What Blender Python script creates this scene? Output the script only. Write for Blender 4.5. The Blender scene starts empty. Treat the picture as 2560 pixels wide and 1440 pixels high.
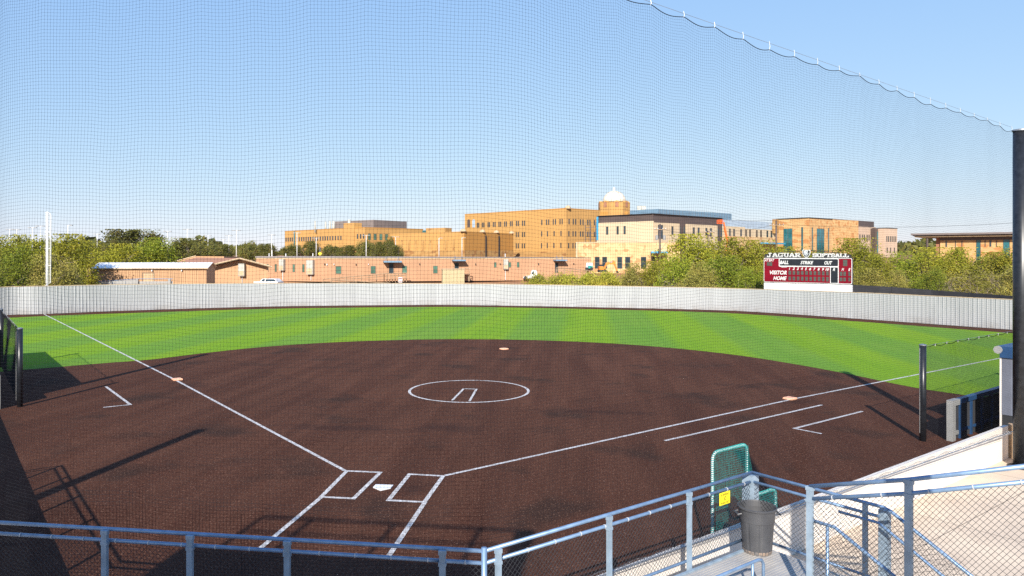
import bpy, math, random
import numpy as np
from mathutils import Vector
sc = bpy.context.scene
col = sc.collection
R = math.radians
# ------------------------------------------------------------------ camera
CX, CY, CZ, YAW, FP = 4.885, -16.96, 5.615, -0.146, 1838.0
PX0, HY = 1196.0, 636.0            # optical axis column and horizon row on the 2560x1440 frame
FW = np.array([math.sin(YAW), math.cos(YAW)]); RT = np.array([math.cos(YAW), -math.sin(YAW)])
cd = bpy.data.cameras.new('camera'); cam = bpy.data.objects.new('camera', cd); col.objects.link(cam)
cam.location = (CX, CY, CZ); cam.rotation_euler = (R(90), 0, -YAW)
cd.sensor_width = 36; cd.lens = 36*FP/2560
cd.shift_x = (1280-PX0)/2560; cd.shift_y = (HY-720)/2560
cd.clip_end = 4000; cd.clip_start = 0.05
sc.camera = cam
# ------------------------------------------------------------------ light
SEL, SAZ = R(29.0), 0.055
w = bpy.data.worlds.new('World'); sc.world = w; w.use_nodes = True
nt = w.node_tree; bg = nt.nodes['Background']
sk = nt.nodes.new('ShaderNodeTexSky'); sk.sky_type = 'NISHITA'; sk.sun_disc = False
sk.sun_elevation = SEL; sk.sun_rotation = R(180)+SAZ; sk.air_density = 1.0; sk.dust_density = 0.0; sk.ozone_density = 3.0
sp_ = nt.nodes.new('ShaderNodeSeparateColor'); cb_ = nt.nodes.new('ShaderNodeCombineColor'); nt.links.new(sk.outputs[0], sp_.inputs[0])
for i_, (v0_, k0_, g0_) in enumerate(((2.0, 3.5, .54), (3.49, 5.7, .39), (5.9, 8.9, .12))):   # tone of each sky channel
    dv_ = nt.nodes.new('ShaderNodeMath'); dv_.operation = 'DIVIDE'; dv_.inputs[1].default_value = v0_; nt.links.new(sp_.outputs[i_], dv_.inputs[0])
    pw_ = nt.nodes.new('ShaderNodeMath'); pw_.operation = 'POWER'; pw_.inputs[1].default_value = g0_; nt.links.new(dv_.outputs[0], pw_.inputs[0])
    ml_ = nt.nodes.new('ShaderNodeMath'); ml_.operation = 'MULTIPLY'; ml_.inputs[1].default_value = k0_; nt.links.new(pw_.outputs[0], ml_.inputs[0]); nt.links.new(ml_.outputs[0], cb_.inputs[i_])
nt.links.new(cb_.outputs[0], bg.inputs[0]); bg.inputs[1].default_value = 0.061
sd = bpy.data.lights.new('sun', 'SUN'); sd.energy = 5.0; sd.angle = R(0.5); sd.color = (1, 0.93, 0.83)
so = bpy.data.objects.new('sun', sd); col.objects.link(so)
so.rotation_euler = Vector((math.sin(SAZ)*math.cos(SEL), math.cos(SAZ)*math.cos(SEL), -math.sin(SEL))).to_track_quat('-Z', 'Y').to_euler()
sc.view_settings.view_transform = 'Standard'; sc.view_settings.look = 'None'
sc.view_settings.exposure = 0.85; sc.view_settings.gamma = 1
sc.cycles.use_denoising = False; sc.cycles.sample_clamp_indirect = 3; sc.cycles.sample_clamp_direct = 6; sc.cycles.max_bounces = 5; sc.cycles.transparent_max_bounces = 8
# ------------------------------------------------------------------ helpers
rnd = random.Random(7)
def at(px, py, d):
    lat = (px-PX0)/FP*d; p = np.array([CX, CY]) + RT*lat + FW*d
    return np.array([p[0], p[1], CZ-(py-HY)*d/FP])
def gp(px, py, z=0.0):
    return at(px, py, FP*(CZ-z)/(py-HY))
def xyd(px, d): return at(px, HY, d)[:2]
def terr(r):
    k = [(0, 0), (120, 0), (128, .1), (136, .7), (150, 2.2), (215, 4.4), (285, 5.2), (3200, 5.2)]
    return float(np.interp(r, [a for a, b in k], [b for a, b in k]))
def tz(p): return terr(math.hypot(p[0], p[1]))
class MB:
    def __init__(s): s.v = []; s.f = []; s.n = 0
    def add(s, vs, fs):
        o = s.n; s.v += [tuple(float(c) for c in q) for q in vs]; s.n += len(vs)
        s.f += [tuple(o+i for i in q) for q in fs]; return s
    def hexa(s, a): # 8 corners: bottom 4 ccw, top 4
        return s.add(a, [(0,3,2,1),(4,5,6,7),(0,1,5,4),(1,2,6,5),(2,3,7,6),(3,0,4,7)])
    def box(s, c, d, yaw=0):
        cs, sn = math.cos(yaw), math.sin(yaw); hx, hy, hz = d[0]/2, d[1]/2, d[2]/2; a = []
        for z in (-hz, hz):
            for x, y in ((-hx,-hy),(hx,-hy),(hx,hy),(-hx,hy)):
                a.append((c[0]+x*cs-y*sn, c[1]+x*sn+y*cs, c[2]+z))
        return s.hexa(a)
    def prism(s, pts, z0, z1):
        n = len(pts); z0 = z0 if hasattr(z0, '__len__') else [z0]*n; z1 = z1 if hasattr(z1, '__len__') else [z1]*n
        a = sum((pts[i][0]*pts[(i+1)%n][1]-pts[(i+1)%n][0]*pts[i][1]) for i in range(n))
        if a < 0: pts = pts[::-1]; z0 = z0[::-1]; z1 = z1[::-1]
        vs = [(p[0], p[1], z0[i]) for i, p in enumerate(pts)]+[(p[0], p[1], z1[i]) for i, p in enumerate(pts)]
        return s.add(vs, [tuple(range(n-1, -1, -1)), tuple(range(n, 2*n))]+[(i, (i+1)%n, n+(i+1)%n, n+i) for i in range(n)])
    def sheet(s, pts, z): 
        a = sum((pts[i][0]*pts[(i+1)%len(pts)][1]-pts[(i+1)%len(pts)][0]*pts[i][1]) for i in range(len(pts)))
        if a < 0: pts = pts[::-1]
        return s.add([(p[0], p[1], z) for p in pts], [tuple(range(len(pts)))])
    def tube(s, pts, r, n=8, cap=True):
        pts = [np.array(p, float) for p in pts]; rs = r if hasattr(r, '__len__') else [r]*len(pts)
        vs = []; m = len(pts); prev = None
        for i, p in enumerate(pts):
            t = pts[min(i+1, m-1)]-pts[max(i-1, 0)]; t /= (np.linalg.norm(t)+1e-12)
            if prev is None:
                up = np.array([0, 0, 1.]) if abs(t[2]) < .9 else np.array([1., 0, 0]); a = np.cross(up, t)
            else: a = prev-t*np.dot(prev, t)
            a /= (np.linalg.norm(a)+1e-12); prev = a; b = np.cross(t, a)
            for k in range(n):
                q = 2*math.pi*k/n; vs.append(p+rs[i]*(a*math.cos(q)+b*math.sin(q)))
        fs = [(i*n+k, i*n+(k+1)%n, (i+1)*n+(k+1)%n, (i+1)*n+k) for i in range(m-1) for k in range(n)]
        if cap: fs += [tuple(range(n-1, -1, -1)), tuple(range((m-1)*n, m*n))]
        return s.add(vs, fs)
    def lathe(s, c, prof, n=24, capb=True, capt=True):
        vs = []; 
        for r, z in prof:
            for k in range(n): q = 2*math.pi*k/n; vs.append((c[0]+r*math.cos(q), c[1]+r*math.sin(q), c[2]+z))
        m = len(prof)
        fs = [(i*n+k, i*n+(k+1)%n, (i+1)*n+(k+1)%n, (i+1)*n+k) for i in range(m-1) for k in range(n)]
        if capb: fs.append(tuple(range(n-1, -1, -1)))
        if capt: fs.append(tuple(range((m-1)*n, m*n)))
        return s.add(vs, fs)
    def build(s, name, mat, parent=None, smooth=False):
        off = np.array(parent['_w'][:]) if parent is not None else np.zeros(3)
        me = bpy.data.meshes.new(name); v = np.array(s.v)-off
        me.from_pydata(v.tolist(), [], s.f); me.materials.append(mat)
        if smooth: me.polygons.foreach_set('use_smooth', [True]*len(me.polygons)); 
        o = bpy.data.objects.new(name, me); col.objects.link(o)
        if parent is not None: o.parent = parent; o['_w'] = parent['_w'][:]
        else: o['_w'] = (0.0, 0.0, 0.0)
        return o
def npmesh(name, V, F, mat, parent=None):   # F: (m,3) or (m,4) arrays
    off = np.array(parent['_w'][:]) if parent is not None else np.zeros(3)
    me = bpy.data.meshes.new(name); V = V-off; k = F.shape[1]
    me.vertices.add(len(V)); me.vertices.foreach_set('co', V.astype(np.float32).ravel())
    me.loops.add(F.size); me.loops.foreach_set('vertex_index', F.astype(np.int32).ravel())
    me.polygons.add(len(F)); me.polygons.foreach_set('loop_start', np.arange(len(F), dtype=np.int32)*k)
    me.update(calc_edges=True); me.materials.append(mat)
    o = bpy.data.objects.new(name, me); col.objects.link(o)
    if parent is not None: o.parent = parent; o['_w'] = parent['_w'][:]
    else: o['_w'] = (0.0, 0.0, 0.0)
    return o
def tag(o, label, cat, group=None):
    o['label'] = label; o['category'] = cat
    if group: o['group'] = group
    return o
def thing(name, label, cat, loc=(0, 0, 0), group=None):
    o = bpy.data.objects.new(name, None); col.objects.link(o); o.location = [float(c) for c in loc]; o.empty_display_size = .3
    o['_w'] = [float(c) for c in loc]; return tag(o, label, cat, group)
def struct(o, kind='structure', label=None):
    o['kind'] = kind
    if label: o['label'] = label
    return o
# ------------------------------------------------------------------ materials
def mat(name, c, rough=.7, metal=0, var=.12, scale=3.0, bump=0, bscale=40, c2=None, spec=.5, coord='Object', detail=4, stretch=None):
    m = bpy.data.materials.new(name); m.use_nodes = True; t = m.node_tree; b = t.nodes['Principled BSDF']
    b.inputs['Roughness'].default_value = rough; b.inputs['Metallic'].default_value = metal
    b.inputs['Specular IOR Level'].default_value = spec
    tc = t.nodes.new('ShaderNodeTexCoord'); src = tc.outputs[coord]
    if stretch:
        mp = t.nodes.new('ShaderNodeMapping'); mp.inputs['Scale'].default_value = stretch; t.links.new(src, mp.inputs[0]); src = mp.outputs[0]
    n = t.nodes.new('ShaderNodeTexNoise'); n.inputs['Scale'].default_value = scale; n.inputs['Detail'].default_value = detail
    t.links.new(src, n.inputs['Vector'])
    r = t.nodes.new('ShaderNodeValToRGB'); t.links.new(n.outputs[0], r.inputs[0])
    a = c2 if c2 else tuple(x*(1-var) for x in c); d = c if c2 else tuple(min(1, x*(1+var)) for x in c)
    r.color_ramp.elements[0].position = .35; r.color_ramp.elements[1].position = .65
    r.color_ramp.elements[0].color = (*a, 1); r.color_ramp.elements[1].color = (*d, 1)
    t.links.new(r.outputs[0], b.inputs['Base Color'])
    if bump:
        n2 = t.nodes.new('ShaderNodeTexNoise'); n2.inputs['Scale'].default_value = bscale; n2.inputs['Detail'].default_value = 3
        t.links.new(src, n2.inputs['Vector'])
        bp = t.nodes.new('ShaderNodeBump'); bp.inputs['Strength'].default_value = bump; bp.inputs['Distance'].default_value = .02
        t.links.new(n2.outputs[0], bp.inputs['Height']); t.links.new(bp.outputs[0], b.inputs['Normal'])
    return m
def nodes(m): return m.node_tree, m.node_tree.nodes['Principled BSDF']
def mixc(t, fac, a, b, mode='MIX'):
    x = t.nodes.new('ShaderNodeMix'); x.data_type = 'RGBA'; x.blend_type = mode
    if hasattr(fac, 'node'): t.links.new(fac, x.inputs[0])
    else: x.inputs[0].default_value = fac
    for i, v in ((6, a), (7, b)):
        if hasattr(v, 'node'): t.links.new(v, x.inputs[i])
        else: x.inputs[i].default_value = (*v, 1)
    return x.outputs[2]
def ramp(t, src, p0, p1):
    r = t.nodes.new('ShaderNodeMapRange'); r.inputs[1].default_value = p0; r.inputs[2].default_value = p1
    t.links.new(src, r.inputs[0]); return r.outputs[0]
def noise(t, vec, scale, detail=2, rough=.5):
    n = t.nodes.new('ShaderNodeTexNoise'); n.inputs['Scale'].default_value = scale; n.inputs['Detail'].default_value = detail
    n.inputs['Roughness'].default_value = rough; t.links.new(vec, n.inputs['Vector']); return n.outputs[0]
def mapping(t, vec, s):
    mp = t.nodes.new('ShaderNodeMapping'); mp.inputs['Scale'].default_value = s; t.links.new(vec, mp.inputs[0]); return mp.outputs[0]
# brown infill turf with pale grains and faint drag marks
SPOTS = [(gp(1130, 1070)[0], gp(1130, 1070)[1], 1.6, .9), (gp(1180, 985)[0], gp(1180, 985)[1], .7, 1.3), (gp(905, 1212)[0], gp(905, 1212)[1], .6, .9), (gp(1040, 1222)[0], gp(1040, 1222)[1], .6, .9), (gp(860, 1070)[0], gp(860, 1070)[1], 3.5, .6), (gp(1500, 1030)[0], gp(1500, 1030)[1], 3.2, .5), (gp(470, 965)[0], gp(470, 965)[1], 1.0, 1.0), (gp(1990, 1003)[0], gp(1990, 1003)[1], 1.0, 1.0)]
def turf_brown():
    m = bpy.data.materials.new('brown_turf'); m.use_nodes = True; t, b = nodes(m)
    o = t.nodes.new('ShaderNodeTexCoord').outputs['Object']
    big = noise(t, mapping(t, o, (.9, .12, 1)), 1.0, 3)
    c = mixc(t, ramp(t, big, .38, .62), (.096, .0365, .0215), (.126, .051, .030))
    big2 = noise(t, o, .35, 3); c = mixc(t, ramp(t, big2, .56, .68), c, (.058, .029, .020))
    g = noise(t, o, 55, 2, .6); c = mixc(t, ramp(t, g, .44, .60), mixc(t, .5, c, (.024, .012, .009)), c)
    g2 = noise(t, o, 24, 1, .4); c = mixc(t, ramp(t, g2, .60, .72), c, (.215, .12, .08)); g3 = noise(t, mapping(t, o, (1, .45, 1)), 9, 3, .7); c = mixc(t, ramp(t, g3, .42, .58), mixc(t, .22, c, (.028, .013, .010)), c)
    dr = noise(t, mapping(t, o, (1.6, .07, 1)), 1.0, 3, .6); c = mixc(t, ramp(t, dr, .40, .60), mixc(t, .22, c, (.03, .014, .01)), c)
    for sx_, sy_, rx_, ry_ in SPOTS:
        vm = t.nodes.new('ShaderNodeVectorMath'); vm.operation = 'SUBTRACT'; t.links.new(o, vm.inputs[0]); vm.inputs[1].default_value = (sx_, sy_, 0)
        ln = t.nodes.new('ShaderNodeVectorMath'); ln.operation = 'LENGTH'; t.links.new(mapping(t, vm.outputs[0], (1/rx_, 1/ry_, 0)), ln.inputs[0])
        ad = t.nodes.new('ShaderNodeMath'); ad.operation = 'MULTIPLY_ADD'; t.links.new(noise(t, o, 1.3, 4, .6), ad.inputs[0]); ad.inputs[1].default_value = 1.3; t.links.new(ln.outputs[1], ad.inputs[2])
        c = mixc(t, ramp(t, ad.outputs[0], 1.55, .8), c, mixc(t, .42, c, (.018, .012, .012)))
    t.links.new(c, b.inputs['Base Color']); b.inputs['Roughness'].default_value = .95; b.inputs['Specular IOR Level'].default_value = .06
    bp = t.nodes.new('ShaderNodeBump'); bp.inputs['Strength'].default_value = .5; bp.inputs['Distance'].default_value = .03
    t.links.new(g, bp.inputs['Height']); t.links.new(bp.outputs[0], b.inputs['Normal']); return m
def turf_green():
    m = bpy.data.materials.new('green_turf'); m.use_nodes = True; t, b = nodes(m)
    o = t.nodes.new('ShaderNodeTexCoord').outputs['Object']
    sx = t.nodes.new('ShaderNodeSeparateXYZ'); t.links.new(o, sx.inputs[0])
    wv = t.nodes.new('ShaderNodeMath'); wv.operation = 'MULTIPLY_ADD'; t.links.new(sx.outputs[0], wv.inputs[0])
    wv.inputs[1].default_value = math.pi/3.66; wv.inputs[2].default_value = -math.pi*3.1/3.66
    s = t.nodes.new('ShaderNodeMath'); s.operation = 'SINE'; t.links.new(wv.outputs[0], s.inputs[0])
    f = ramp(t, s.outputs[0], -.35, .35)
    a = mixc(t, ramp(t, noise(t, mapping(t, o, (.25, .06, 1)), 1, 2), .4, .6), (.178, .315, .018), (.205, .335, .020))
    d = mixc(t, ramp(t, noise(t, mapping(t, o, (.2, .08, 1)), 1.3, 2), .4, .6), (.145, .278, .034), (.165, .292, .036))
    c = mixc(t, f, d, a)
    g = noise(t, o, 9, 4, .8); fs = noise(t, mapping(t, o, (3.2, .05, 1)), 1, 3, .7); c = mixc(t, ramp(t, fs, .38, .62), mixc(t, .13, c, (.03, .12, .01)), c); c = mixc(t, ramp(t, g, .38, .60), mixc(t, .42, c, (.03, .09, .01)), c)
    t.links.new(c, b.inputs['Base Color']); b.inputs['Roughness'].default_value = .9; b.inputs['Specular IOR Level'].default_value = .06
    bp = t.nodes.new('ShaderNodeBump'); bp.inputs['Strength'].default_value = .35; bp.inputs['Distance'].default_value = .04
    t.links.new(g, bp.inputs['Height']); t.links.new(bp.outputs[0], b.inputs['Normal']); return m
def stone(name, c1, c2, c3, scale, size=(1.0, .45)):
    m = bpy.data.materials.new(name); m.use_nodes = True; t, b = nodes(m)
    o = t.nodes.new('ShaderNodeTexCoord').outputs['Object']
    # vertical faces: fold x+y into one run so courses read on every side
    sx = t.nodes.new('ShaderNodeSeparateXYZ'); t.links.new(o, sx.inputs[0])
    ad = t.nodes.new('ShaderNodeMath'); ad.operation = 'ADD'; t.links.new(sx.outputs[0], ad.inputs[0])
    hf = t.nodes.new('ShaderNodeMath'); hf.operation = 'MULTIPLY'; hf.inputs[1].default_value = .5; t.links.new(sx.outputs[1], hf.inputs[0]); t.links.new(hf.outputs[0], ad.inputs[1])
    cb = t.nodes.new('ShaderNodeCombineXYZ'); t.links.new(ad.outputs[0], cb.inputs[0]); t.links.new(sx.outputs[2], cb.inputs[1])
    vo = t.nodes.new('ShaderNodeTexVoronoi'); vo.inputs['Scale'].default_value = scale; t.links.new(mapping(t, cb.outputs[0], (size[0], 1/size[1]*.5, 1)), vo.inputs['Vector'])
    cr = t.nodes.new('ShaderNodeSeparateColor'); t.links.new(vo.outputs['Color'], cr.inputs[0])
    c = mixc(t, ramp(t, cr.outputs[0], .2, .8), c1, c2); c = mixc(t, ramp(t, cr.outputs[1], .80, .86), c, c3)
    c = mixc(t, .35, c, mixc(t, noise(t, o, 2.5, 5, .7), c1, c2))
    t.links.new(c, b.inputs['Base Color']); b.inputs['Roughness'].default_value = .9; return m
def leafmat(name, c1, c2, c3=None):
    m = bpy.data.materials.new(name); m.use_nodes = True; t, b = nodes(m)
    o = t.nodes.new('ShaderNodeTexCoord').outputs['Object']; oi = t.nodes.new('ShaderNodeObjectInfo')
    c = mixc(t, ramp(t, noise(t, o, .8, 3, .6), .36, .64), c1, c2)
    if c3: c = mixc(t, ramp(t, noise(t, o, .45, 2, .5), .52, .66), c, c3)
    gm = t.nodes.new('ShaderNodeNewGeometry'); c = mixc(t, ramp(t, gm.outputs['Random Per Island'], 0, 1.6), c, (.22, .21, .05))
    hs = t.nodes.new('ShaderNodeHueSaturation'); t.links.new(c, hs.inputs['Color'])
    vr = t.nodes.new('ShaderNodeMapRange'); vr.inputs[3].default_value = .8; vr.inputs[4].default_value = 1.2; t.links.new(oi.outputs['Random'], vr.inputs[0]); t.links.new(vr.outputs[0], hs.inputs['Value'])
    t.links.new(hs.outputs[0], b.inputs['Base Color']); b.inputs['Roughness'].default_value = .65; b.inputs['Specular IOR Level'].default_value = .3
    tr = t.nodes.new('ShaderNodeBsdfTranslucent'); t.links.new(hs.outputs[0], tr.inputs[0]); mx = t.nodes.new('ShaderNodeMixShader'); mx.inputs[0].default_value = .25
    out = t.nodes['Material Output']; t.links.new(b.outputs[0], mx.inputs[1]); t.links.new(tr.outputs[0], mx.inputs[2]); t.links.new(mx.outputs[0], out.inputs[0])
    return m
def glassy(name, c, rough=.08):
    m = mat(name, c, rough, 0, .35, .35, spec=.6); return m
M = {}
M['brown'] = turf_brown(); M['green'] = turf_green()
M['chalk'] = mat('chalk_white', (.80, .80, .80), .9, var=.12, scale=11, c2=(.40, .36, .34), detail=8)
M['base'] = mat('base_orange', (.80, .42, .26), .6, var=.06)
M['plate'] = mat('plate_white', (.80, .80, .80), .5, var=.06, scale=12)
M['earth'] = mat('earth', (.36, .20, .095), .95, c2=(.24, .13, .07), scale=.25, bump=.6, bscale=3, detail=8)
M['concrete'] = mat('concrete', (.72, .62, .50), .9, c2=(.60, .51, .42), scale=.7, detail=6, bump=.15, bscale=30)
M['wallpaint'] = mat('cream_paint', (.82, .76, .70), .8, var=.04, scale=2, bump=.12, bscale=12)
M['cmu'] = mat('tan_block', (.46, .33, .21), .9, var=.14, scale=3, bump=.3, bscale=25)
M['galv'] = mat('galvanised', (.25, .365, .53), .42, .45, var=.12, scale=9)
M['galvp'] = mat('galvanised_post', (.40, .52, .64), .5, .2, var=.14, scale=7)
M['alu'] = mat('aluminium_deck', (.62, .60, .58), .45, .35, c2=(.50, .50, .52), scale=2.5, stretch=(1, 1, 1))
M['link'] = mat('chain_wire', (.045, .048, .055), .6, .2, var=.2, spec=.3)
M['net'] = mat('net_twine', (.018, .019, .024), .9, 0, var=.1, spec=.08)
M['rope'] = mat('black_rope', (.012, .012, .016), .9, spec=.1)
M['steel'] = mat('steel_cable', (.30, .32, .35), .4, .7)
M['clip'] = mat('white_clip', (.75, .75, .75), .4, .2)
M['black'] = mat('black_paint', (.012, .014, .018), .35, 0, var=.3, scale=8)
M['blackm'] = mat('black_matte', (.02, .021, .024), .8, 0, var=.2, scale=5)
M['screen'] = mat('black_windscreen', (.028, .029, .034), .9, 0, var=.2, scale=1)
M['navy'] = mat('navy_pad', (.015, .055, .14), .45, 0, var=.15, scale=4)
M['padgrey'] = mat('grey_pad', (.42, .42, .41), .6, 0, var=.08, scale=5)
M['shadewall'] = mat('shade_grey_block', (.115, .125, .16), .8, 0, var=.1, scale=3, bump=.2, bscale=14)  # blue-grey carries the shade of the dugout end wall
M['fence'] = mat('pale_metal_cladding', (.60, .625, .655), .45, .0, var=.05, scale=.8, stretch=(1, 1, .2))
M['white'] = mat('white_paint', (.80, .80, .80), .5, 0, var=.04)
M['offwhite'] = mat('offwhite_panel', (.62, .61, .56), .6, 0, var=.08)
M['teal'] = mat('teal_cord', (.012, .26, .25), .7)
M['bin'] = mat('grey_plastic', (.105, .108, .115), .5, 0, c2=(.075, .077, .083), scale=4, detail=6)
M['binwear'] = mat('scuffed_plastic', (.26, .19, .14), .8, 0, c2=(.10, .10, .105), scale=12)
M['yellow'] = mat('yellow_sign', (.80, .66, .02), .5, 0, var=.04)
M['ink'] = mat('black_ink', (.01, .01, .01), .6)
M['ochre'] = mat('ochre_stucco', (.58, .325, .10), .9, 0, var=.05, scale=.15, detail=6)
M['ochre2'] = mat('deep_and_shade_ochre', (.55, .27, .06), .9, 0, var=.05, scale=.15, detail=6)  # deep ochre; on the hall it also paints the shaded side
M['ostone'] = stone('ochre_stone', (.50, .30, .12), (.62, .42, .19), (.35, .16, .06), 1.0)
M['cream'] = mat('cream_stucco', (.74, .60, .44), .9, 0, var=.04, scale=.3)
M['creamstone'] = stone('cream_stone', (.60, .42, .235), (.72, .54, .32), (.42, .20, .08), 1.1)
M['orstone'] = stone('orange_stone', (.58, .34, .15), (.68, .46, .23), (.48, .18, .05), 1.2)
M['pink'] = mat('pink_cream_stucco', (.76, .57, .44), .9, 0, var=.04, scale=.3)
M['brownp'] = mat('brown_metal_panel', (.080, .058, .052), .6, 0, var=.08, scale=.5)
M['penth'] = mat('grey_brown_panel', (.20, .165, .155), .7, 0, var=.06, scale=.5)
M['bluepanel'] = mat('blue_grey_panel', (.20, .33, .45), .5, .1, var=.06, scale=.5)
M['sheath'] = mat('pale_blue_sheathing', (.52, .66, .80), .7, 0, var=.08, scale=.6)
M['tan'] = mat('tan_siding', (.60, .36, .235), .85, 0, var=.05, scale=.4)
M['tan2'] = mat('tan_metal_siding', (.64, .40, .23), .7, 0, var=.06, scale=.4)
M['rooftan'] = mat('tan_shingle', (.40, .20, .125), .95, 0, var=.1, scale=2)
M['trim'] = mat('cream_trim', (.62, .50, .33), .8)
M['roofwhite'] = mat('white_metal_roof', (.70, .71, .73), .5, 0, var=.05, scale=.6)
M['roofgrey'] = mat('grey_flat_roof', (.33, .29, .28), .9, 0, var=.08)
M['wood'] = mat('weathered_wood', (.30, .21, .13), .9, 0, var=.25, scale=1.5)
M['glassd'] = glassy('dark_glass', (.025, .04, .05)); M['glasst'] = glassy('teal_glass', (.02, .115, .135)); M['glassg'] = glassy('green_glass', (.07, .15, .11))
M['winframe'] = mat('brown_window_frame', (.10, .08, .06), .6)
M['dome'] = mat('white_dome_tile', (.80, .77, .72), .5, 0, var=.04)
M['awn'] = mat('blue_awning', (.06, .34, .52), .5)
M['orange'] = mat('orange_paint', (.70, .20, .02), .5); M['orange2'] = mat('red_orange_paint', (.75, .13, .02), .5)
M['crate'] = mat('cream_container', (.74, .62, .36), .6, 0, var=.06)
M['maroon'] = mat('maroon_vinyl', (.165, .002, .012), .5, 0, var=.1, scale=.7, spec=.15)
M['ledoff'] = mat('dark_digit_face', (.055, .06, .052), .6)
M['blkface'] = mat('black_vinyl', (.015, .017, .024), .25)
M['skin'] = mat('skin', (.45, .25, .17), .6); M['shirt'] = mat('maroon_cloth', (.22, .01, .03), .9); M['trouser'] = mat('dark_cloth', (.03, .035, .06), .9); M['hair'] = mat('dark_hair', (.03, .02, .015), .7)
M['bark'] = mat('grey_bark', (.21, .165, .13), .95, 0, var=.3, scale=4)
M['leafA'] = leafmat('olive_leaves', (.115, .135, .022), (.205, .205, .030), (.25, .215, .035))
M['leafB'] = leafmat('fresh_green_leaves', (.085, .14, .018), (.16, .215, .025), (.17, .20, .03))
M['leafC'] = leafmat('grey_olive_leaves', (.115, .125, .055), (.17, .175, .075), (.20, .17, .075))
M['leafD'] = leafmat('dark_oak_leaves', (.045, .065, .022), (.09, .10, .035), (.13, .10, .045))
M['leafE'] = leafmat('pale_olive_leaves', (.16, .18, .055), (.225, .235, .07), (.25, .22, .09))
S2 = math.sqrt(.5)
def scale_mat(m, k):
    for n_ in m.node_tree.nodes:
        if n_.type == 'VALTORGB':
            for e_ in n_.color_ramp.elements: e_.color = tuple(min(.95, e_.color[i]*k[i]) for i in range(3))+(1,)
        elif n_.type == 'MIX' and n_.data_type == 'RGBA':
            for i_ in (6, 7):
                if not n_.inputs[i_].is_linked: v_ = n_.inputs[i_].default_value; n_.inputs[i_].default_value = tuple(min(.95, v_[i]*k[i]) for i in range(3))+(1,)
ALB = {'ochre': (.72, .72, .74), 'ochre2': (.70, .70, .70), 'ostone': (.62, .56, .45), 'cream': (.68, .67, .60), 'creamstone': (.80, .74, .64), 'orstone': (.80, .77, .70), 'pink': (.62, .61, .58),
       'tan': (.64, .60, .52), 'tan2': (.62, .58, .52), 'rooftan': (.8, .75, .7), 'trim': (.7, .65, .6), 'roofwhite': (1.1, 1.08, 1.05), 'roofgrey': (.7, .7, .7), 'sheath': (.6, .6, .6), 'bluepanel': (.7, .7, .7), 'crate': (.55, .55, .55),
       'fence': (.56, .55, .54), 'concrete': (.88, .83, .77), 'wallpaint': (.80, .80, .79), 'cmu': (.8, .75, .7), 'leafA': (1.45, 1.42, .6), 'leafB': (1.35, 1.32, .6), 'leafC': (1.6, 1.45, .85), 'leafD': (1.15, 1.1, .8), 'leafE': (1.6, 1.5, .6),
       'galv': (.75, .78, .8), 'galvp': (.62, .62, .62), 'bin': (.62, .62, .64), 'earth': (.95, .85, .75), 'alu': (.8, .78, .74), 'padgrey': (.6, .6, .6), 'white': (.75, .75, .75), 'clip': (.7, .7, .7), 'offwhite': (.6, .6, .58), 'dome': (.80, .74, .66), 'chalk': (.74, .74, .74), 'plate': (.9, .9, .9), 'penth': (.8, .8, .8), 'awn': (.7, .8, .9), 'galvp': (.62, .62, .62)}
for k_, v_ in ALB.items(): scale_mat(M[k_], v_)
t, b = nodes(M['concrete']); o_ = t.nodes.new('ShaderNodeTexCoord').outputs['Object']; mp_ = t.nodes.new('ShaderNodeMapping'); mp_.inputs['Rotation'].default_value = (0, 0, R(45)); mp_.inputs['Location'].default_value = (.4, 1.1, 0); t.links.new(o_, mp_.inputs[0])
bk_ = t.nodes.new('ShaderNodeTexBrick'); bk_.offset = 0; bk_.inputs['Scale'].default_value = 1; bk_.inputs['Brick Width'].default_value = 2.4; bk_.inputs['Row Height'].default_value = 2.4; bk_.inputs['Mortar Size'].default_value = .012; bk_.inputs['Mortar Smooth'].default_value = .3
t.links.new(mp_.outputs[0], bk_.inputs['Vector']); src_ = b.inputs['Base Color'].links[0].from_socket
st_ = mixc(t, ramp(t, noise(t, o_, 1.1, 6, .65), .50, .72), src_, (.36, .27, .20)); st_ = mixc(t, .55, src_, st_)
t.links.new(mixc(t, bk_.outputs['Fac'], st_, (.20, .16, .12)), b.inputs['Base Color'])
t, b = nodes(M['fence']); o_ = t.nodes.new('ShaderNodeTexCoord').outputs['Object']; src_ = b.inputs['Base Color'].links[0].from_socket
sz_ = t.nodes.new('ShaderNodeSeparateXYZ'); t.links.new(o_, sz_.inputs[0]); dirt = t.nodes.new('ShaderNodeMath'); dirt.operation = 'MULTIPLY'
t.links.new(ramp(t, sz_.outputs[2], .7, 0), dirt.inputs[0]); t.links.new(ramp(t, noise(t, o_, .9, 5, .7), .40, .62), dirt.inputs[1])
t.links.new(mixc(t, dirt.outputs[0], src_, (.27, .26, .25)), b.inputs['Base Color'])
# ------------------------------------------------------------------ ground and field
V = []; F = []; rad = [0, 40, 70, 100, 120, 128, 136, 150, 165, 185, 205, 230, 265, 300, 400, 600, 1000, 1800, 3200]; NA = 96
for r in rad:
    for k in range(NA): a = 2*math.pi*k/NA; V.append((r*math.cos(a), r*math.sin(a), terr(r)-.02))
for i in range(len(rad)-1):
    for k in range(NA): F.append((i*NA+k, (i+1)*NA+k, (i+1)*NA+(k+1)%NA, i*NA+(k+1)%NA))
struct(MB().add(V, F).build('ground', M['earth']))
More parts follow.
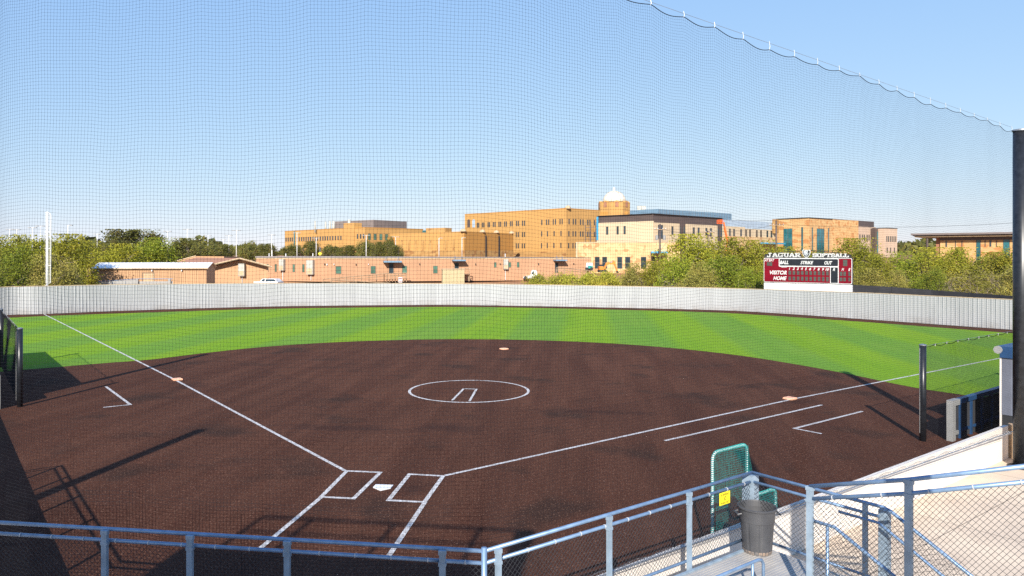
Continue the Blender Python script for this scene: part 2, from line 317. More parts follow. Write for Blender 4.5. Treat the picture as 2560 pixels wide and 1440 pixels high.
# outfield fence line from its foot in the photo, with its top
FB = [(-260, 806, 733), (0, 789, 718.7), (110, 785.5, 716), (320, 777, 712), (640, 767.5, 709), (900, 764, 709), (1120, 763, 710), (1280, 765, 711.5), (1500, 769, 715), (1760, 775, 720), (1900, 781, 724), (2160, 798.6, 733), (2320, 810, 740.5), (2535, 825.5, 750), (2640, 834, 755)]
fb = [(gp(x, y), CZ-(t-HY)*(FP*CZ/(y-HY))/FP) for x, y, t in FB]
def smoothpath(P, n=14):   # Catmull-Rom
    P = [np.array(p, float) for p in P]; Q = [2*P[0]-P[1]]+P+[2*P[-1]-P[-2]]; out = []
    for i in range(1, len(Q)-2):
        for k in range(n):
            t = k/n; a, b, c, d = Q[i-1], Q[i], Q[i+1], Q[i+2]
            out.append(.5*((2*b)+(c-a)*t+(2*a-5*b+4*c-d)*t*t+(3*b-a-3*c+d)*t**3))
    out.append(P[-1]); return out
fpath = smoothpath([(p[0], p[1], h) for p, h in fb])
# brown warning track and infield: a big brown sheet, green sheet above
brown = [(-60, -30)]+[(p[0], p[1]) for p in fpath]+[(60, -30)]
struct(MB().sheet([(-52, -22)]+[(p[0], p[1]) for p in fpath]+[(52, -22)], 0).build('infield_turf', M['brown']))
edge_in = [(-260, 970), (-60, 936), (152, 917), (260, 908), (375, 899), (500, 884), (640, 869), (760, 860), (900, 853), (1080, 848.5), (1240, 848.5), (1400, 852.5), (1550, 860), (1700, 872), (1850, 889), (1990, 911), (2120, 935), (2240, 960), (2316, 974), (2420, 989), (2700, 1030)]
edge_out = [(-260, 815), (0, 796), (160, 788.5), (320, 783), (640, 773), (900, 769), (1120, 767.5), (1280, 769), (1500, 773.5), (1760, 780.5), (1900, 787.5), (2160, 805), (2320, 817), (2535, 833.5), (2700, 848)]
ei = smoothpath([gp(x, y) for x, y in edge_in], 8); eo = smoothpath([gp(x, y) for x, y in edge_out], 8)
struct(MB().sheet([p[:2] for p in ei]+[p[:2] for p in eo[::-1]], .004).build('outfield_turf', M['green']))
def strip(mb, a, b, wd, z):
    a = np.array(a[:2]); b = np.array(b[:2]); t = (b-a)/np.linalg.norm(b-a); n = np.array([-t[1], t[0]])*wd/2
    mb.sheet([a-n, b-n, b+n, a+n], z)
W4 = .105
lines = MB(); z = .008
w = 50.5*.0254; wi = 14.5*.0254; yf = 1.435; yb = -.70
p3 = gp(862, 1177); strip(lines, p3, gp(440, 951), W4, z); strip(lines, gp(440, 951), gp(110, 785.5), W4, z)
p1 = gp(1112, 1189.5); strip(lines, p1, gp(1978, 999), W4, z); strip(lines, gp(1978, 999), gp(2700, 856), W4, z)
def poly(pts, zz=z, wd=W4, closed=False):
    P = [gp(*p)[:2] for p in pts]
    for i in range(len(P)-1+closed):
        a = P[i]; b = P[(i+1) % len(P)]; t = (b-a)/np.linalg.norm(b-a); n = np.array([-t[1], t[0]])*wd/2; e = t*wd/2
        lines.sheet([a-n-e, b-n+e, b+n+e, a+n-e], zz+.0006*i)
poly([(867, 1178), (951, 1181.5), (884, 1247), (803, 1243)], closed=True)
poly([(1024, 1186), (1108, 1190.5), (1061, 1256), (971, 1251.5)], closed=True)
poly([(803, 1244), (653, 1370)], z+.004); poly([(1062, 1257), (974, 1388)], z+.004)
poly([(1665, 1101.5), (2053, 1013)]); poly([(2154, 1029), (1986, 1071.5), (2050, 1084)]); poly([(265, 967), (326, 1012), (262, 1018.5)])
cc = np.array(gp(1172.5, 976.5)[:2])
ring = [(cc[0]+r*math.cos(a), cc[1]+r*math.sin(a), z) for a in [2*math.pi*k/72 for k in range(72)] for r in (2.39, 2.50)]
lines.add(ring, [(2*k, 2*k+1, (2*k+3) % 144, (2*k+2) % 144) for k in range(72)])
poly([(1131, 1001), (1159, 972.5), (1191, 973.5), (1174, 1003)], z+.004, .09)
struct(lines.build('painted_lines', M['chalk']))
def base(px, py, label, name='base', rot=R(45)):
    c = gp(px, py); t = thing(name, label, 'base', (c[0], c[1], .008), 'orange field bases'); s = .19; pts = [(-s, -s), (s, -s), (s, s), (-s, s)]
    P = [(c[0]+x*math.cos(rot)-y*math.sin(rot), c[1]+x*math.sin(rot)+y*math.cos(rot)) for x, y in pts]
    P2 = [(c[0]+(x*math.cos(rot)-y*math.sin(rot))*.86, c[1]+(x*math.sin(rot)+y*math.cos(rot))*.86) for x, y in pts]
    mb = MB().prism(P, .008, .055); mb.add([(*p, .055) for p in P]+[(*p, .075) for p in P2], [(0,1,5,4),(1,2,6,5),(2,3,7,6),(3,0,4,7),(4,5,6,7)])
    mb.build('cushion', M['base'], t)
base(443, 950, 'flat orange base on the left foul line, third base')
base(1260, 873.5, 'flat orange base on the brown turf near the green arc, second base')
t = base(1975, 998, 'flat orange base on the right foul line, first base')
hp = [gp(*p)[:2] for p in ((932.5, 1219.5), (939.6, 1212.5), (983.5, 1214), (976.5, 1222), (951, 1227.5))]
tag(MB().prism(hp, .002, .02).build('home_plate', M['plate']), 'white five sided home plate between the two batter boxes', 'home plate')
# concrete behind the backstop walls
struct(MB().sheet([(-24, 13), (-3.4, -7.6), (3.4, -7.6), (17.2, 6.1), (27, 16), (60, 16), (60, -45), (-60, -45), (-60, 13)], .012).build('concrete_apron', M['concrete']))
# ------------------------------------------------------------------ backstop wall
WH = .91
wall = thing('backstop_wall', 'low cream block wall that carries the backstop net around home plate', 'wall', (0, -7.8, 0))
def wallseg(a, b, h, th, name='wall_section', mt='wallpaint'):
    a = np.array(a); b = np.array(b); t = (b-a)/np.linalg.norm(b-a); n = np.array([t[1], -t[0]])*th
    return MB().prism([a, b, b+n, a+n], 0, h)
C0 = np.array([-3.45, -7.6]); C1 = np.array([3.5, -7.6]); CR_ = gp(2510, 1062, WH)[:2]
wallseg(C0, C1, WH, .1).build('wall_section', M['wallpaint'], wall)
wallseg(C1+[.003, .003], CR_, WH, .1).build('wall_section', M['wallpaint'], wall)
CL_ = np.array([-17.3, 6.2]); wallseg(CL_, C0-[.003, -.003], WH, .1).build('wall_section', M['wallpaint'], wall)
e = CR_+np.array([S2, -S2])*.2
tag(wallseg(CR_+np.array([S2, S2])*.03+np.array([S2, -S2])*.03, CR_+np.array([S2, S2])*.03+np.array([S2, -S2])*4.2, WH+.02, -.25).build('block_wall', M['cmu']), 'short tan concrete block wall beside the tall black pole', 'wall')
# ------------------------------------------------------------------ the net
def arc_corner(P, A, B, r, n=10):
    P, A, B = map(np.array, (P, A, B)); u = (A-P)/np.linalg.norm(A-P); v = (B-P)/np.linalg.norm(B-P)
    return [P+u*r*(1-t)**2+v*r*t**2 for t in np.linspace(0, 1, n)]
NR = at(2553, HY, 19.35)[:2]; NL = np.array([-17.0, 5.9]); NRe = NR+np.array([-.17, .1])
pl = [NL]+arc_corner(C0+[0, 0], NL, C1, .9)+arc_corner(C1+[.0, 0], C0, NRe, 1.0)+[NRe]
pl = np.array(pl); seg = np.linalg.norm(np.diff(pl, axis=0), axis=1); S = np.r_[0, np.cumsum(seg)]; LT = S[-1]
def path(s): return np.c_[np.interp(s, S, pl[:, 0]), np.interp(s, S, pl[:, 1])]
sC1 = float(S[len(pl)-2]); ZB = .93; CL = .78
nrs = np.random.RandomState(3); PH = nrs.rand(12)*6.28
def ztop(s):
    base_ = np.interp(s, [0, S[6], sC1-.6, LT], [8.95, 9.62, 9.62, 8.98])
    return base_
def netpt(s, f):  # f 0..1 up
    s = np.asarray(s, float); f = np.asarray(f, float); P = path(s); e = 1e-2
    T = path(s+e)-path(s-e); T /= np.linalg.norm(T, axis=-1, keepdims=True)+1e-9; N = np.stack([T[:, 1], -T[:, 0]], -1)
    zt = ztop(s); zz = ZB+(zt-ZB)*f
    zz = zz-(.055*np.abs(np.sin(math.pi*(LT-s)/CL))+.07)*np.exp(-(zt-zz)/1.1)
    zz += .030*np.sin(s*1.1+PH[0]+.35*zz)+.014*np.sin(s*2.9+PH[1]-.5*zz)+.006*np.sin(s*7.1+PH[6]+.9*zz)
    zz = np.where(f < .001, ZB, zz)
    env = np.sin(math.pi*np.clip(f, 0, 1))**.6
    b = env*(.075*np.sin(.8*s+PH[2]+.3*zz)+.025*np.sin(1.9*s+PH[3]-.55*zz)+.006*np.sin(5.3*s+PH[4]+.2*zz))
    sh = env*(.012*np.sin(1.7*zz+PH[5]+.4*s)+.008*np.sin(4.1*zz+s*1.3))
    return np.c_[P+N*b[:, None]+T*sh[:, None], zz]
def strands(grid, r):   # grid (m, k, 3): m polylines of k points -> triangular tubes
    m, k, _ = grid.shape; T = np.empty_like(grid); T[:, 1:-1] = grid[:, 2:]-grid[:, :-2]; T[:, 0] = grid[:, 1]-grid[:, 0]; T[:, -1] = grid[:, -1]-grid[:, -2]
    T /= np.linalg.norm(T, axis=-1, keepdims=True)+1e-12
    ref = np.where(np.abs(T[..., 2:3]) > .8, np.array([1., .3, 0]), np.array([0, 0, 1.])); A = np.cross(ref, T); A /= np.linalg.norm(A, axis=-1, keepdims=True); B = np.cross(T, A)
    V = np.stack([grid+r*(A*math.cos(q)+B*math.sin(q)) for q in (0, 2.094, 4.189)], 2)
    idx = np.arange(m*k*3).reshape(m, k, 3); F = []
    for q in range(3):
        a = idx[:, :-1, q]; b = idx[:, :-1, (q+1) % 3]; c = idx[:, 1:, (q+1) % 3]; d = idx[:, 1:, q]; F.append(np.stack([a, b, c, d], -1).reshape(-1, 4))
    return V.reshape(-1, 3), np.concatenate(F)
def merge(parts):
    Vs, Fs, o = [], [], 0
    for v, f in parts: Vs.append(v); Fs.append(f+o); o += len(v)
    return np.concatenate(Vs), np.concatenate(Fs)
net = thing('backstop_net', 'tall black square mesh safety net hanging across the whole view behind home plate', 'net', (0, -7.6, WH))
MS = .05; RS = .00112
sv = np.arange(.03, LT-.02, MS); NZ = 172; fz = np.linspace(0, 1, 87); fh = np.linspace(0, 1, NZ+1)
Gv = netpt(np.repeat(sv, len(fz)), np.tile(fz, len(sv))).reshape(len(sv), len(fz), 3)
sh_ = np.arange(0, LT, .1); Gh = netpt(np.tile(sh_, len(fh)), np.repeat(fh, len(sh_))).reshape(len(fh), len(sh_), 3)
Vn, Fn = merge([strands(Gv, RS), strands(Gh, RS)])
npmesh('net_panel', Vn, Fn, M['net'], net)
ks = sv[sv > S[4]]; K = netpt(np.repeat(ks, NZ-1), np.tile(fh[1:-1], len(ks))); kr = .0034
off = np.array([(1, 1, 1), (-1, -1, 1), (-1, 1, -1), (1, -1, -1)])*kr/1.4
Kv = (K[:, None, :]+off[None]).reshape(-1, 3); bi = (np.arange(len(K))*4)[:, None]
Kf = np.concatenate([bi+np.array([q]) for q in ((0, 1, 2), (0, 3, 1), (0, 2, 3), (1, 3, 2))])
npmesh('knot_rows', Kv, Kf, M['rope'], net)
# doubled skirt low down on the straight section
s0, s1 = S[5], sC1-.2; sv2 = np.arange(s0, s1, MS); fz2 = np.linspace(0, (2.33-ZB)/(9.6-ZB), 18)
def skirt(s, f): p = netpt(s, f); p[:, 1] -= .05; p[:, 0] += .021; p[:, 2] += .02; return p
G1 = skirt(np.repeat(sv2, 18), np.tile(fz2, len(sv2))).reshape(len(sv2), 18, 3); fh2 = np.arange(0, (2.33-ZB)/(9.6-ZB), 1/NZ); sh2 = np.arange(s0, s1, .1)
G2 = skirt(np.tile(sh2, len(fh2)), np.repeat(fh2, len(sh2))).reshape(len(fh2), len(sh2), 3)
npmesh('lower_skirt', *merge([strands(G1, RS), strands(G2, RS)]), M['net'], net)
# seams
for px in (320, 610, 966, 1202):
    ss = LT
    cand = path(sv); lat = (cand-[CX, CY])@RT; dd = (cand-[CX, CY])@FW; k = int(np.argmin(np.abs(lat/dd*FP+PX0-px)+(dd < 0)*9999))
    MB().tube(netpt(np.full(30, sv[k]+.012), np.linspace(0, .14, 30)), .0019, 4).build('seam', M['rope'], net)
tops = netpt(np.arange(0, LT, .06), np.ones(len(np.arange(0, LT, .06))))
MB().tube(tops, .0065, 5).build('edge_rope', M['rope'], net)
cs = np.linspace(0, LT, 160); cp = np.c_[path(cs), ztop(cs)]
MB().tube(cp, .0035, 4).build('top_cable', M['steel'], net)
for k in range(0, 26):
    s = LT-k*CL-.02
    a = np.r_[path(np.array([s]))[0], ztop(s)]; b = netpt(np.array([s]), np.array([1.0]))[0]
    MB().tube([a+[0, 0, .035], (a+b)/2+[.012, 0, 0], b-[0, 0, .01]], .0042, 5).build('clip', M['clip'], net)
bs = np.arange(sC1-1, LT, .25); MB().tube(np.c_[path(bs)+[.03, -.03], np.full(len(bs), WH+.035)], .012, 6).build('bottom_cable', M['steel'], net)
# gathered hem along the right wall top
sg = np.arange(sC1, LT-.2, .045)
hem = []
for s in sg:
    p = path(np.array([s]))[0]; h = .045+.015*math.sin(s*9)
    hem.append(np.array([[p[0]+.05, p[1]-.05, WH+.004], [p[0]+.02, p[1]-.02, WH+h*.6], [p[0], p[1], WH+h+.02]]))
hv = strands(np.array(hem), .004); g = np.array(hem).transpose(1, 0, 2); hh = strands(np.ascontiguousarray(g), .004)
npmesh('hem', *merge([hv, hh]), M['steel'], net)
def tallpole(p, label, h=8.86, r=.185):
    t = thing('net_pole', label, 'pole', (p[0], p[1], 0), 'tall black net poles')
    MB().lathe((p[0], p[1], 0), [(r, 0), (r, h)], 28).build('shaft', M['black'], t, True)
    MB().lathe((p[0], p[1], h), [(r+.02, 0), (r+.02, .04), (.02, .07)], 28).build('cap', M['steel'], t)
    MB().lathe((p[0], p[1], 0), [(r+.12, .012), (r+.12, .04)], 20).build('base_plate', M['blackm'], t)
    return t
tallpole(NR, 'tall black steel net pole at the right edge of the view')
tallpole((-17.15, 5.6), 'tall black net pole out of view at the left end of the net')
tallpole((-8.2, -11.1), 'tall black net pole behind the left seating, casting the diagonal shadow')
tallpole((8.35, -11.2), 'tall black net pole behind the right seating')
# ------------------------------------------------------------------ low side nets in front of the dugouts
def sidenet(p0, p1, label, zt=2.86, side=1):
    p0 = np.array(p0); p1 = np.array(p1); L = np.linalg.norm(p1-p0); u = (p1-p0)/L
    def q(s, f):
        s = np.asarray(s); f = np.asarray(f); z = .04+(zt-.06)*f-.05*np.abs(np.sin(math.pi*s/.85))*f**8+.012*np.sin(s*3)*f
        b = .05*np.sin(1.3*s+2*z)*np.sin(math.pi*f); return np.c_[p0[0]+u[0]*s+u[1]*b, p0[1]+u[1]*s-u[0]*b, z]
    t = thing('dugout_net', label, 'net', (*p0, 0), 'low dugout nets')
    ss = np.arange(0, L, .05); ff = np.linspace(0, 1, 15); sh = np.arange(0, L, .15); fh = np.linspace(0, 1, 56)
    a = strands(q(np.repeat(ss, 15), np.tile(ff, len(ss))).reshape(len(ss), 15, 3), .0017)
    b = strands(q(np.tile(sh, 56), np.repeat(fh, len(sh))).reshape(56, len(sh), 3), .0017)
    npmesh('mesh', *merge([a, b]), M['net'], t)
    sr = np.arange(0, L, .06); MB().tube(q(sr, np.ones(len(sr))), .011, 5).build('edge_rope', M['rope'], t)
    MB().tube([(*p0, zt-.01), (*p1, zt-.01)], .005, 4).build('top_cable', M['steel'], t)
    for k in range(int(L/.85)):
        c = p0+u*(k*.85+.01); MB().tube([(*c, zt), (*c, zt-.07)], .011, 5).build('clip', M['clip'], t)
def shortpost(p, label, h=2.9):
    t = thing('net_post', label, 'post', (*p[:2], 0), 'short black net posts')
    MB().lathe((p[0], p[1], 0), [(.095, 0), (.095, h-.03)], 20).build('shaft', M['black'], t, True)
    MB().lathe((p[0], p[1], h-.03), [(.105, 0), (.105, .03), (.03, .05)], 20).build('cap', M['steel'], t)
    MB().tube([(p[0]-.11, p[1]-.06, .25), (p[0]-.11, p[1]-.06, h-.1)], .004, 5).build('tie_cable', M['clip'], t)
PR = gp(2307, 1102)[:2]; PL_ = gp(50, 1017)[:2]; PL2 = gp(2, 1017)[:2]; d2 = 36.8; PL2 = at(3, HY, 36.6)[:2]; PR2 = PR+np.array([S2, S2])*12.5
shortpost(PR, 'short black post at the near end of the low net by the right dugout')
shortpost(PL_, 'short black post at the near end of the low net on the left foul side')
shortpost(PL2, 'farther short black post at the left edge of the view')
shortpost(PR2, 'far short black post of the right low net hidden past the tall pole')
sidenet(PR, PR2, 'low black net sagging from its cable beside the right dugout')
sidenet(PL_, PL2, 'low black net on the left foul side at the edge of the view')
# ------------------------------------------------------------------ dugouts
def dugout(f0, u, v, L, label, detail=True):
    # f0 near front corner, u along front, v backwards
    f0 = np.array(f0); u = np.array(u); v = np.array(v); D = 3.0; H = 2.93
    t = thing('dugout', label, 'dugout', (*f0, 0), 'dugouts')
    P = lambda a, b: f0+u*a+v*b
    MB().prism([P(0, .05), P(.2, .05), P(.2, D), P(0, D)], 0.9, H-.35).build('end_wall', M['shadewall'], t)  # shade on this end is put into its colour
    MB().prism([P(0, 0), P(.2, 0), P(.2, .05), P(0, .05)], 0, H-.3).build('wall_edge', M['wallpaint'], t)  # pale strip paints the sunlit corner of the same wall
    MB().prism([P(.02, .052), P(.2, .052), P(.2, D), P(.02, D)], 0, .897).build('shadow_block', M['blackm'], t)  # solid black block standing in for shadow under the end wall
    MB().prism([P(.2, D-.2), P(L, D-.2), P(L, D), P(.2, D)], 0, H-.35).build('back_wall', M['cmu'], t)
    MB().prism([P(L-.2, .1), P(L, .1), P(L, D-.2), P(L-.2, D-.2)], 0, H-.35).build('end_wall', M['shadewall'], t)
    MB().prism([P(-.05, .02), P(L, .02), P(L, D+.2), P(-.05, D+.2)], H-.35, H-.18).build('fascia', M['navy'], t)
    MB().prism([P(-.02, .05), P(L, .05), P(L, D+.15), P(-.02, D+.15)], H-.18, H-.02).build('roof', M['navy'], t)
    MB().prism([P(.2, .6), P(L-.1, .6), P(L-.1, D-.1), P(.2, D-.1)], H-.02, H+.03).build('roof_deck', M['roofwhite'], t)
    a = P(.0, -.03); b = P(L, -.03)
    MB().tube([(*a, H-.13), (*b, H-.13)], .115, 10).build('beam_pad', M['navy'], t, False)
    a2 = P(-.06, -.03); MB().tube([(*a2, H-.13), (*(a-u*.001), H-.13)], .118, 8).build('pad_end', M['padgrey'], t)
    MB().prism([P(1, D-.7), P(L-1, D-.7), P(L-1, D-.25), P(1, D-.25)], .4, .48).build('bench', M['wood'], t)
dugout(at(2499, HY, 21.7)[:2], (S2, S2), (S2, -S2), 12.9, 'block dugout with shade-toned grey end wall and navy padded roof edge beside the tall pole')
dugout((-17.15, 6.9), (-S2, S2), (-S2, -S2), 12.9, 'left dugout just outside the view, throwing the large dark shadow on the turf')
# padded rail before the right dugout
def padrail(p0, p1, label):
    p0 = np.array(p0[:2]); p1 = np.array(p1[:2]); L = np.linalg.norm(p1-p0); u = (p1-p0)/L; n = np.array([u[1], -u[0]])
    t = thing('padded_rail', label, 'railing', (*p0, 0), 'padded dugout rails'); H = 1.22
    def bx(s0, s1, z0, z1, name, m, w_=.13): 
        a = p0+u*s0; b = p0+u*s1; MB().prism([a-n*w_/2, b-n*w_/2, b+n*w_/2, a+n*w_/2], z0, z1).build(name, M[m], t)
    bx(0, .55, H-.17, H, 'end_pad', 'padgrey', .17); bx(0, .22, 0, H-.172, 'end_pad', 'padgrey', .17); bx(.222, .5, .16, .27, 'end_pad', 'padgrey')
    bx(.552, L, H-.15, H-.01, 'top_pad', 'navy', .16)
    for k in range(int((L-.6)/.85)+1):
        s = .62+.85*k; bx(s, s+.1, .0, H-.152, 'post', 'navy', .11); bx(s+.25, s+.74, .2, .28, 'lower_pad', 'navy', .1)
    bx(.24, L, .02, H-.2, 'dark_mesh', 'screen', .02)
padrail(gp(2374, 1103), at(2374, HY, 22.1)[:2]+np.array([S2, S2])*11, 'padded navy rail with pale grey end before the right dugout')
pl0 = at(-6, HY, 26.6)[:2]; padrail(pl0, pl0+np.array([-S2, S2])*11, 'padded navy rail before the left dugout')
# ------------------------------------------------------------------ railings
DZ = 1.10
def chain(mb, a, b, ha, hb, h2a, h2b):  # between bottom heights ha/hb and top heights h2a/h2b over plan points a,b
    a = np.array(a); b = np.array(b); L = np.linalg.norm(b-a); u = (b-a)/L; H = min(h2a-ha, h2b-hb); sp = .0707; out = []
    def P(s, v): f = s/L; hh = (h2a-ha)*(1-f)+(h2b-hb)*f; return (a[0]+u[0]*s, a[1]+u[1]*s, ha+(hb-ha)*f+v*hh/H)
    c = -H
    while c < L:
        for sg_ in (1, -1):
            s0, s1 = max(0, c), min(L, c+H)
            if s1-s0 > .005:
                v0, v1 = s0-c, s1-c
                if sg_ < 0: v0, v1 = H-v0, H-v1
                out.append([P(s0, v0), P((s0+s1)/2, (v0+v1)/2), P(s1, v1)])
        c += sp
    return np.array(out)
def bar(mb, a, b, r=.024, n=10): mb.tube([a, b], r, n)
def guard(label, pts, posts, zt=None, bot=None, second=.14, foot=0.0, link=True, group='galvanised guard rails', rr=.024, pw=.06, bottom_rail=True):
    """pts: list of (x,y,z) along the top rail"""
    P = [np.array(p, float) for p in pts]; t = thing('guard_rail', label, 'railing', (P[0][0], P[0][1], DZ), group)
    MB().tube(P, rr, 10).build('top_rail', M['galv'], t, True)
    Q = [p-[0, 0, second] for p in P]; MB().tube(Q, rr*.95, 10).build('second_rail', M['galv'], t, True)
    lo = [p-[0, 0, bot] for p in P] if bot else None
    if lo and bottom_rail: MB().tube(lo, rr*.9, 8).build('bottom_rail', M['galv'], t, True)
    if link and lo:
        G = [chain(None, Q[i][:2], Q[i+1][:2], lo[i][2], lo[i+1][2], Q[i][2], Q[i+1][2]) for i in range(len(P)-1)]
        G = np.concatenate([g for g in G if len(g)]); npmesh('chain_link', *strands(G, .0026), M['link'], t)
    for (x, y, z0, z1, yaw, w_, wide) in posts:
        mb = MB().box((x, y, (z0+z1)/2), (w_, wide, z1-z0), yaw); mb.box((x, y, z1-.005), (w_+.02, rr*2.2, .05), yaw); mb.box((x, y, z1-second), (w_+.02, rr*2.3, .04), yaw)
        mb.build('post', M['galvp'], t)
    # tie bands
    for i in range(len(P)-1):
        L = np.linalg.norm(Q[i+1]-Q[i]); n = int(L/.42)
        if link:
            for k in range(n):
                c = Q[i]+(Q[i+1]-Q[i])*((k+.5)/n); d = (Q[i+1]-Q[i])/L
                if i == 0 or n > 1: MB().tube([c-d*.006, c+d*.006], rr+.004, 8).build('tie_band', M['clip'], t)
    return t
A_ = np.array([3.72, -8.58]); B_ = gp(1880, 1181, 2.2)[:2]; dv = (B_-A_)/np.linalg.norm(B_-A_); nb = np.array([dv[1], -dv[0]])
AL = np.array([-3.75, -8.58]); ZT = 2.2
def onrail(a, b, px):
    a = np.array(a); b = np.array(b); k = (px-PX0)/FP; d = np.array([RT[0]-0, RT[1]]); g = lambda p: ((p-[CX, CY])@RT)-k*((p-[CX, CY])@FW)
    return a+(b-a)*(g(a)/(g(a)-g(b)))
pc = [onrail(AL, A_, x) for x in (268, 480, 722, 1108)]
def P_(p, z0=.012, z1=ZT-.02, yaw=0, w_=.07, wide=.05): return (p[0]+nb[0]*0, p[1]-.045 if yaw == 0 else p[1], z0, z1, yaw, w_, wide)
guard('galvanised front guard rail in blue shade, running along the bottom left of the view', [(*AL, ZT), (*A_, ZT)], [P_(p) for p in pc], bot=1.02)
MB_ = MB().lathe((A_[0], A_[1], 0.012), [(.034, 0), (.034, ZT+.03)], 12)
tag(MB_.build('corner_post', M['galv'], None, True), 'round corner post where the shaded blue rail meets the sunlit rail', 'post')
Y45 = math.atan2(dv[1], dv[0]); off_ = nb*.045
pr = [onrail(A_, B_, x)+off_ for x in (1240, 1517, 1717)]
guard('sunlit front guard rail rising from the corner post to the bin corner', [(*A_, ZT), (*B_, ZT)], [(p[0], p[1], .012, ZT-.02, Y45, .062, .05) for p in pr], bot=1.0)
E_ = lambda s, o=0: B_+np.array([S2, -S2])*s*1.4142+np.array([-S2, -S2])*o   # s in the (1,-1) direction
o1 = .98
st = [(*E_(0), ZT), (*E_(1.40), ZT), (*E_(1.47), ZT-.03), (*E_(4.0), ZT-.03-2.53*1.414*.56)]
g = thing('stair_rail', 'outer stair rail dropping away behind the chain link from the bin corner', 'railing', (*E_(0), 0), 'galvanised stair rails')
MB().tube(st, .024, 10).build('top_rail', M['galv'], g, True)
MB().tube([(*E_(0), ZT-.14), (*E_(1.36), ZT-.14)], .022, 10).build('second_rail', M['galv'], g, True)
MB().tube([(*E_(.02), ZT-1.0), (*E_(1.3), ZT-1.0)], .02, 8).build('bottom_rail', M['galv'], g, True)
npmesh('chain_link', *strands(np.concatenate([chain(None, E_(.02), E_(1.36), ZT-1.0, ZT-1.0, ZT-.14, ZT-.14), chain(None, E_(1.44), E_(4.0), ZT-1.0, ZT-1.0-2.53*.79, ZT-.05, ZT-.05-2.53*.79)]), .0026), M['link'], g)
MB().tube([(*E_(1.0, .08), ZT-.2), (*E_(1.38, .08), ZT-.2), (*E_(3.8, .08), ZT-.2-2.42*.79)], .02, 10).build('grab_rail', M['galv'], g, True)
MB().tube([(*E_(1.42), ZT-.95), (*E_(4.0), ZT-.95-2.56*.79)], .02, 10).build('bottom_rail', M['galv'], g, True)
p = onrail(E_(.5), E_(1.5), 2163); MB().box((p[0], p[1], (ZT)/2), (.06, .05, ZT-.03), -Y45).build('post', M['galvp'], g)
p = onrail(E_(.5), E_(1.5), 2203); MB().box((p[0]+.07, p[1]+.07, ZT/2-.03), (.13, .09, ZT-.06), -Y45).build('column', M['galvp'], g)
p = E_(2.6); MB().box((p[0], p[1], .6), (.06, .05, 1.1), -Y45).build('post', M['galvp'], g)
cp_ = E_(0)+np.array([-.01, .045]); tag(MB().box((cp_[0], cp_[1]+.02, (ZT-.03)/2), (.18, .18, ZT-.06), Y45).build('corner_column', M['galvp'], None), 'square galvanised column at the rail corner behind the grey bin', 'post')
g = thing('stair_rail', 'inner stair rail sloping down beside the near mesh guard', 'railing', (*E_(1.1, 1.3), 0), 'galvanised stair rails')
si = [(*E_(1.13, 1.24), ZT), (*E_(1.38, 1.24), ZT), (*E_(4.0, 1.24), ZT-2.62*.72)]
MB().tube(si, .022, 10).build('top_rail', M['galv'], g, True)
npmesh('chain_link', *strands(np.concatenate([chain(None, E_(1.13, 1.24), E_(1.38, 1.24), 1.15, 1.15, ZT, ZT), chain(None, E_(1.38, 1.24), E_(3.5, 1.24), 1.15, 1.15-2.1*.72, ZT, ZT-2.12*.72)]), .0026), M['link'], g)
for s in (1.32, 2.3): q = E_(s, 1.24); MB().tube([(*q, .02), (*q, ZT-.02-max(0, s-1.38)*.72)], .02, 8).build('post', M['galv'], g, True)
MB().tube([(*E_(1.2, .9), 1.32), (*E_(3.4, .9), .1)], .02, 8).build('lower_rail', M['galv'], g, True)
# sloping guard beside the seating, nearest the camera
a0 = onrail(E_(.5, 1.3), E_(3, 1.3), 2025); a1 = onrail(E_(.5, 1.3), E_(3.4, 1.3), 2272); a2 = onrail(E_(.5, 1.3), E_(4, 1.3), 2620)
dz = lambda p: CZ-(np.interp(((p-[CX, CY])@RT)/((p-[CX, CY])@FW)*FP+PX0, [2025, 2272, 2560, 2700], [1216, 1199, 1166, 1150])-HY)*((p-[CX, CY])@FW)/FP
sl = [(*p, dz(p)) for p in (a0, a1, a2)]; nS = np.array([S2, S2])
n2 = nS*.0
guard('near galvanised mesh guard climbing beside the seating at the lower right', sl, [(a0[0], a0[1], .012, sl[0][2]-.02, -Y45+0, .075, .05), (a1[0], a1[1], .012, sl[1][2]-.02, -Y45, .08, .05)], bot=2.2, second=.16, rr=.026, bottom_rail=False)
# mirrored left-wing rail (outside the view, but its shadow shows on the turf)
BL = np.array([-9.15, -3.18]); eL = lambda s: BL+np.array([-S2, -S2])*s
lp = [AL+(BL-AL)*f for f in (.12, .36, .60, .84, 1)]
guard('left wing guard rail outside the view whose shadow crosses the brown turf', [(*AL, ZT), (*BL, ZT), (*eL(2.2), ZT), (*eL(5), ZT-1.4)], [(p[0], p[1], .012, ZT-.02, -Y45, .062, .05) for p in lp]+[(*eL(2.2), .012, ZT-.02, Y45, .06, .05)], bot=1.0)
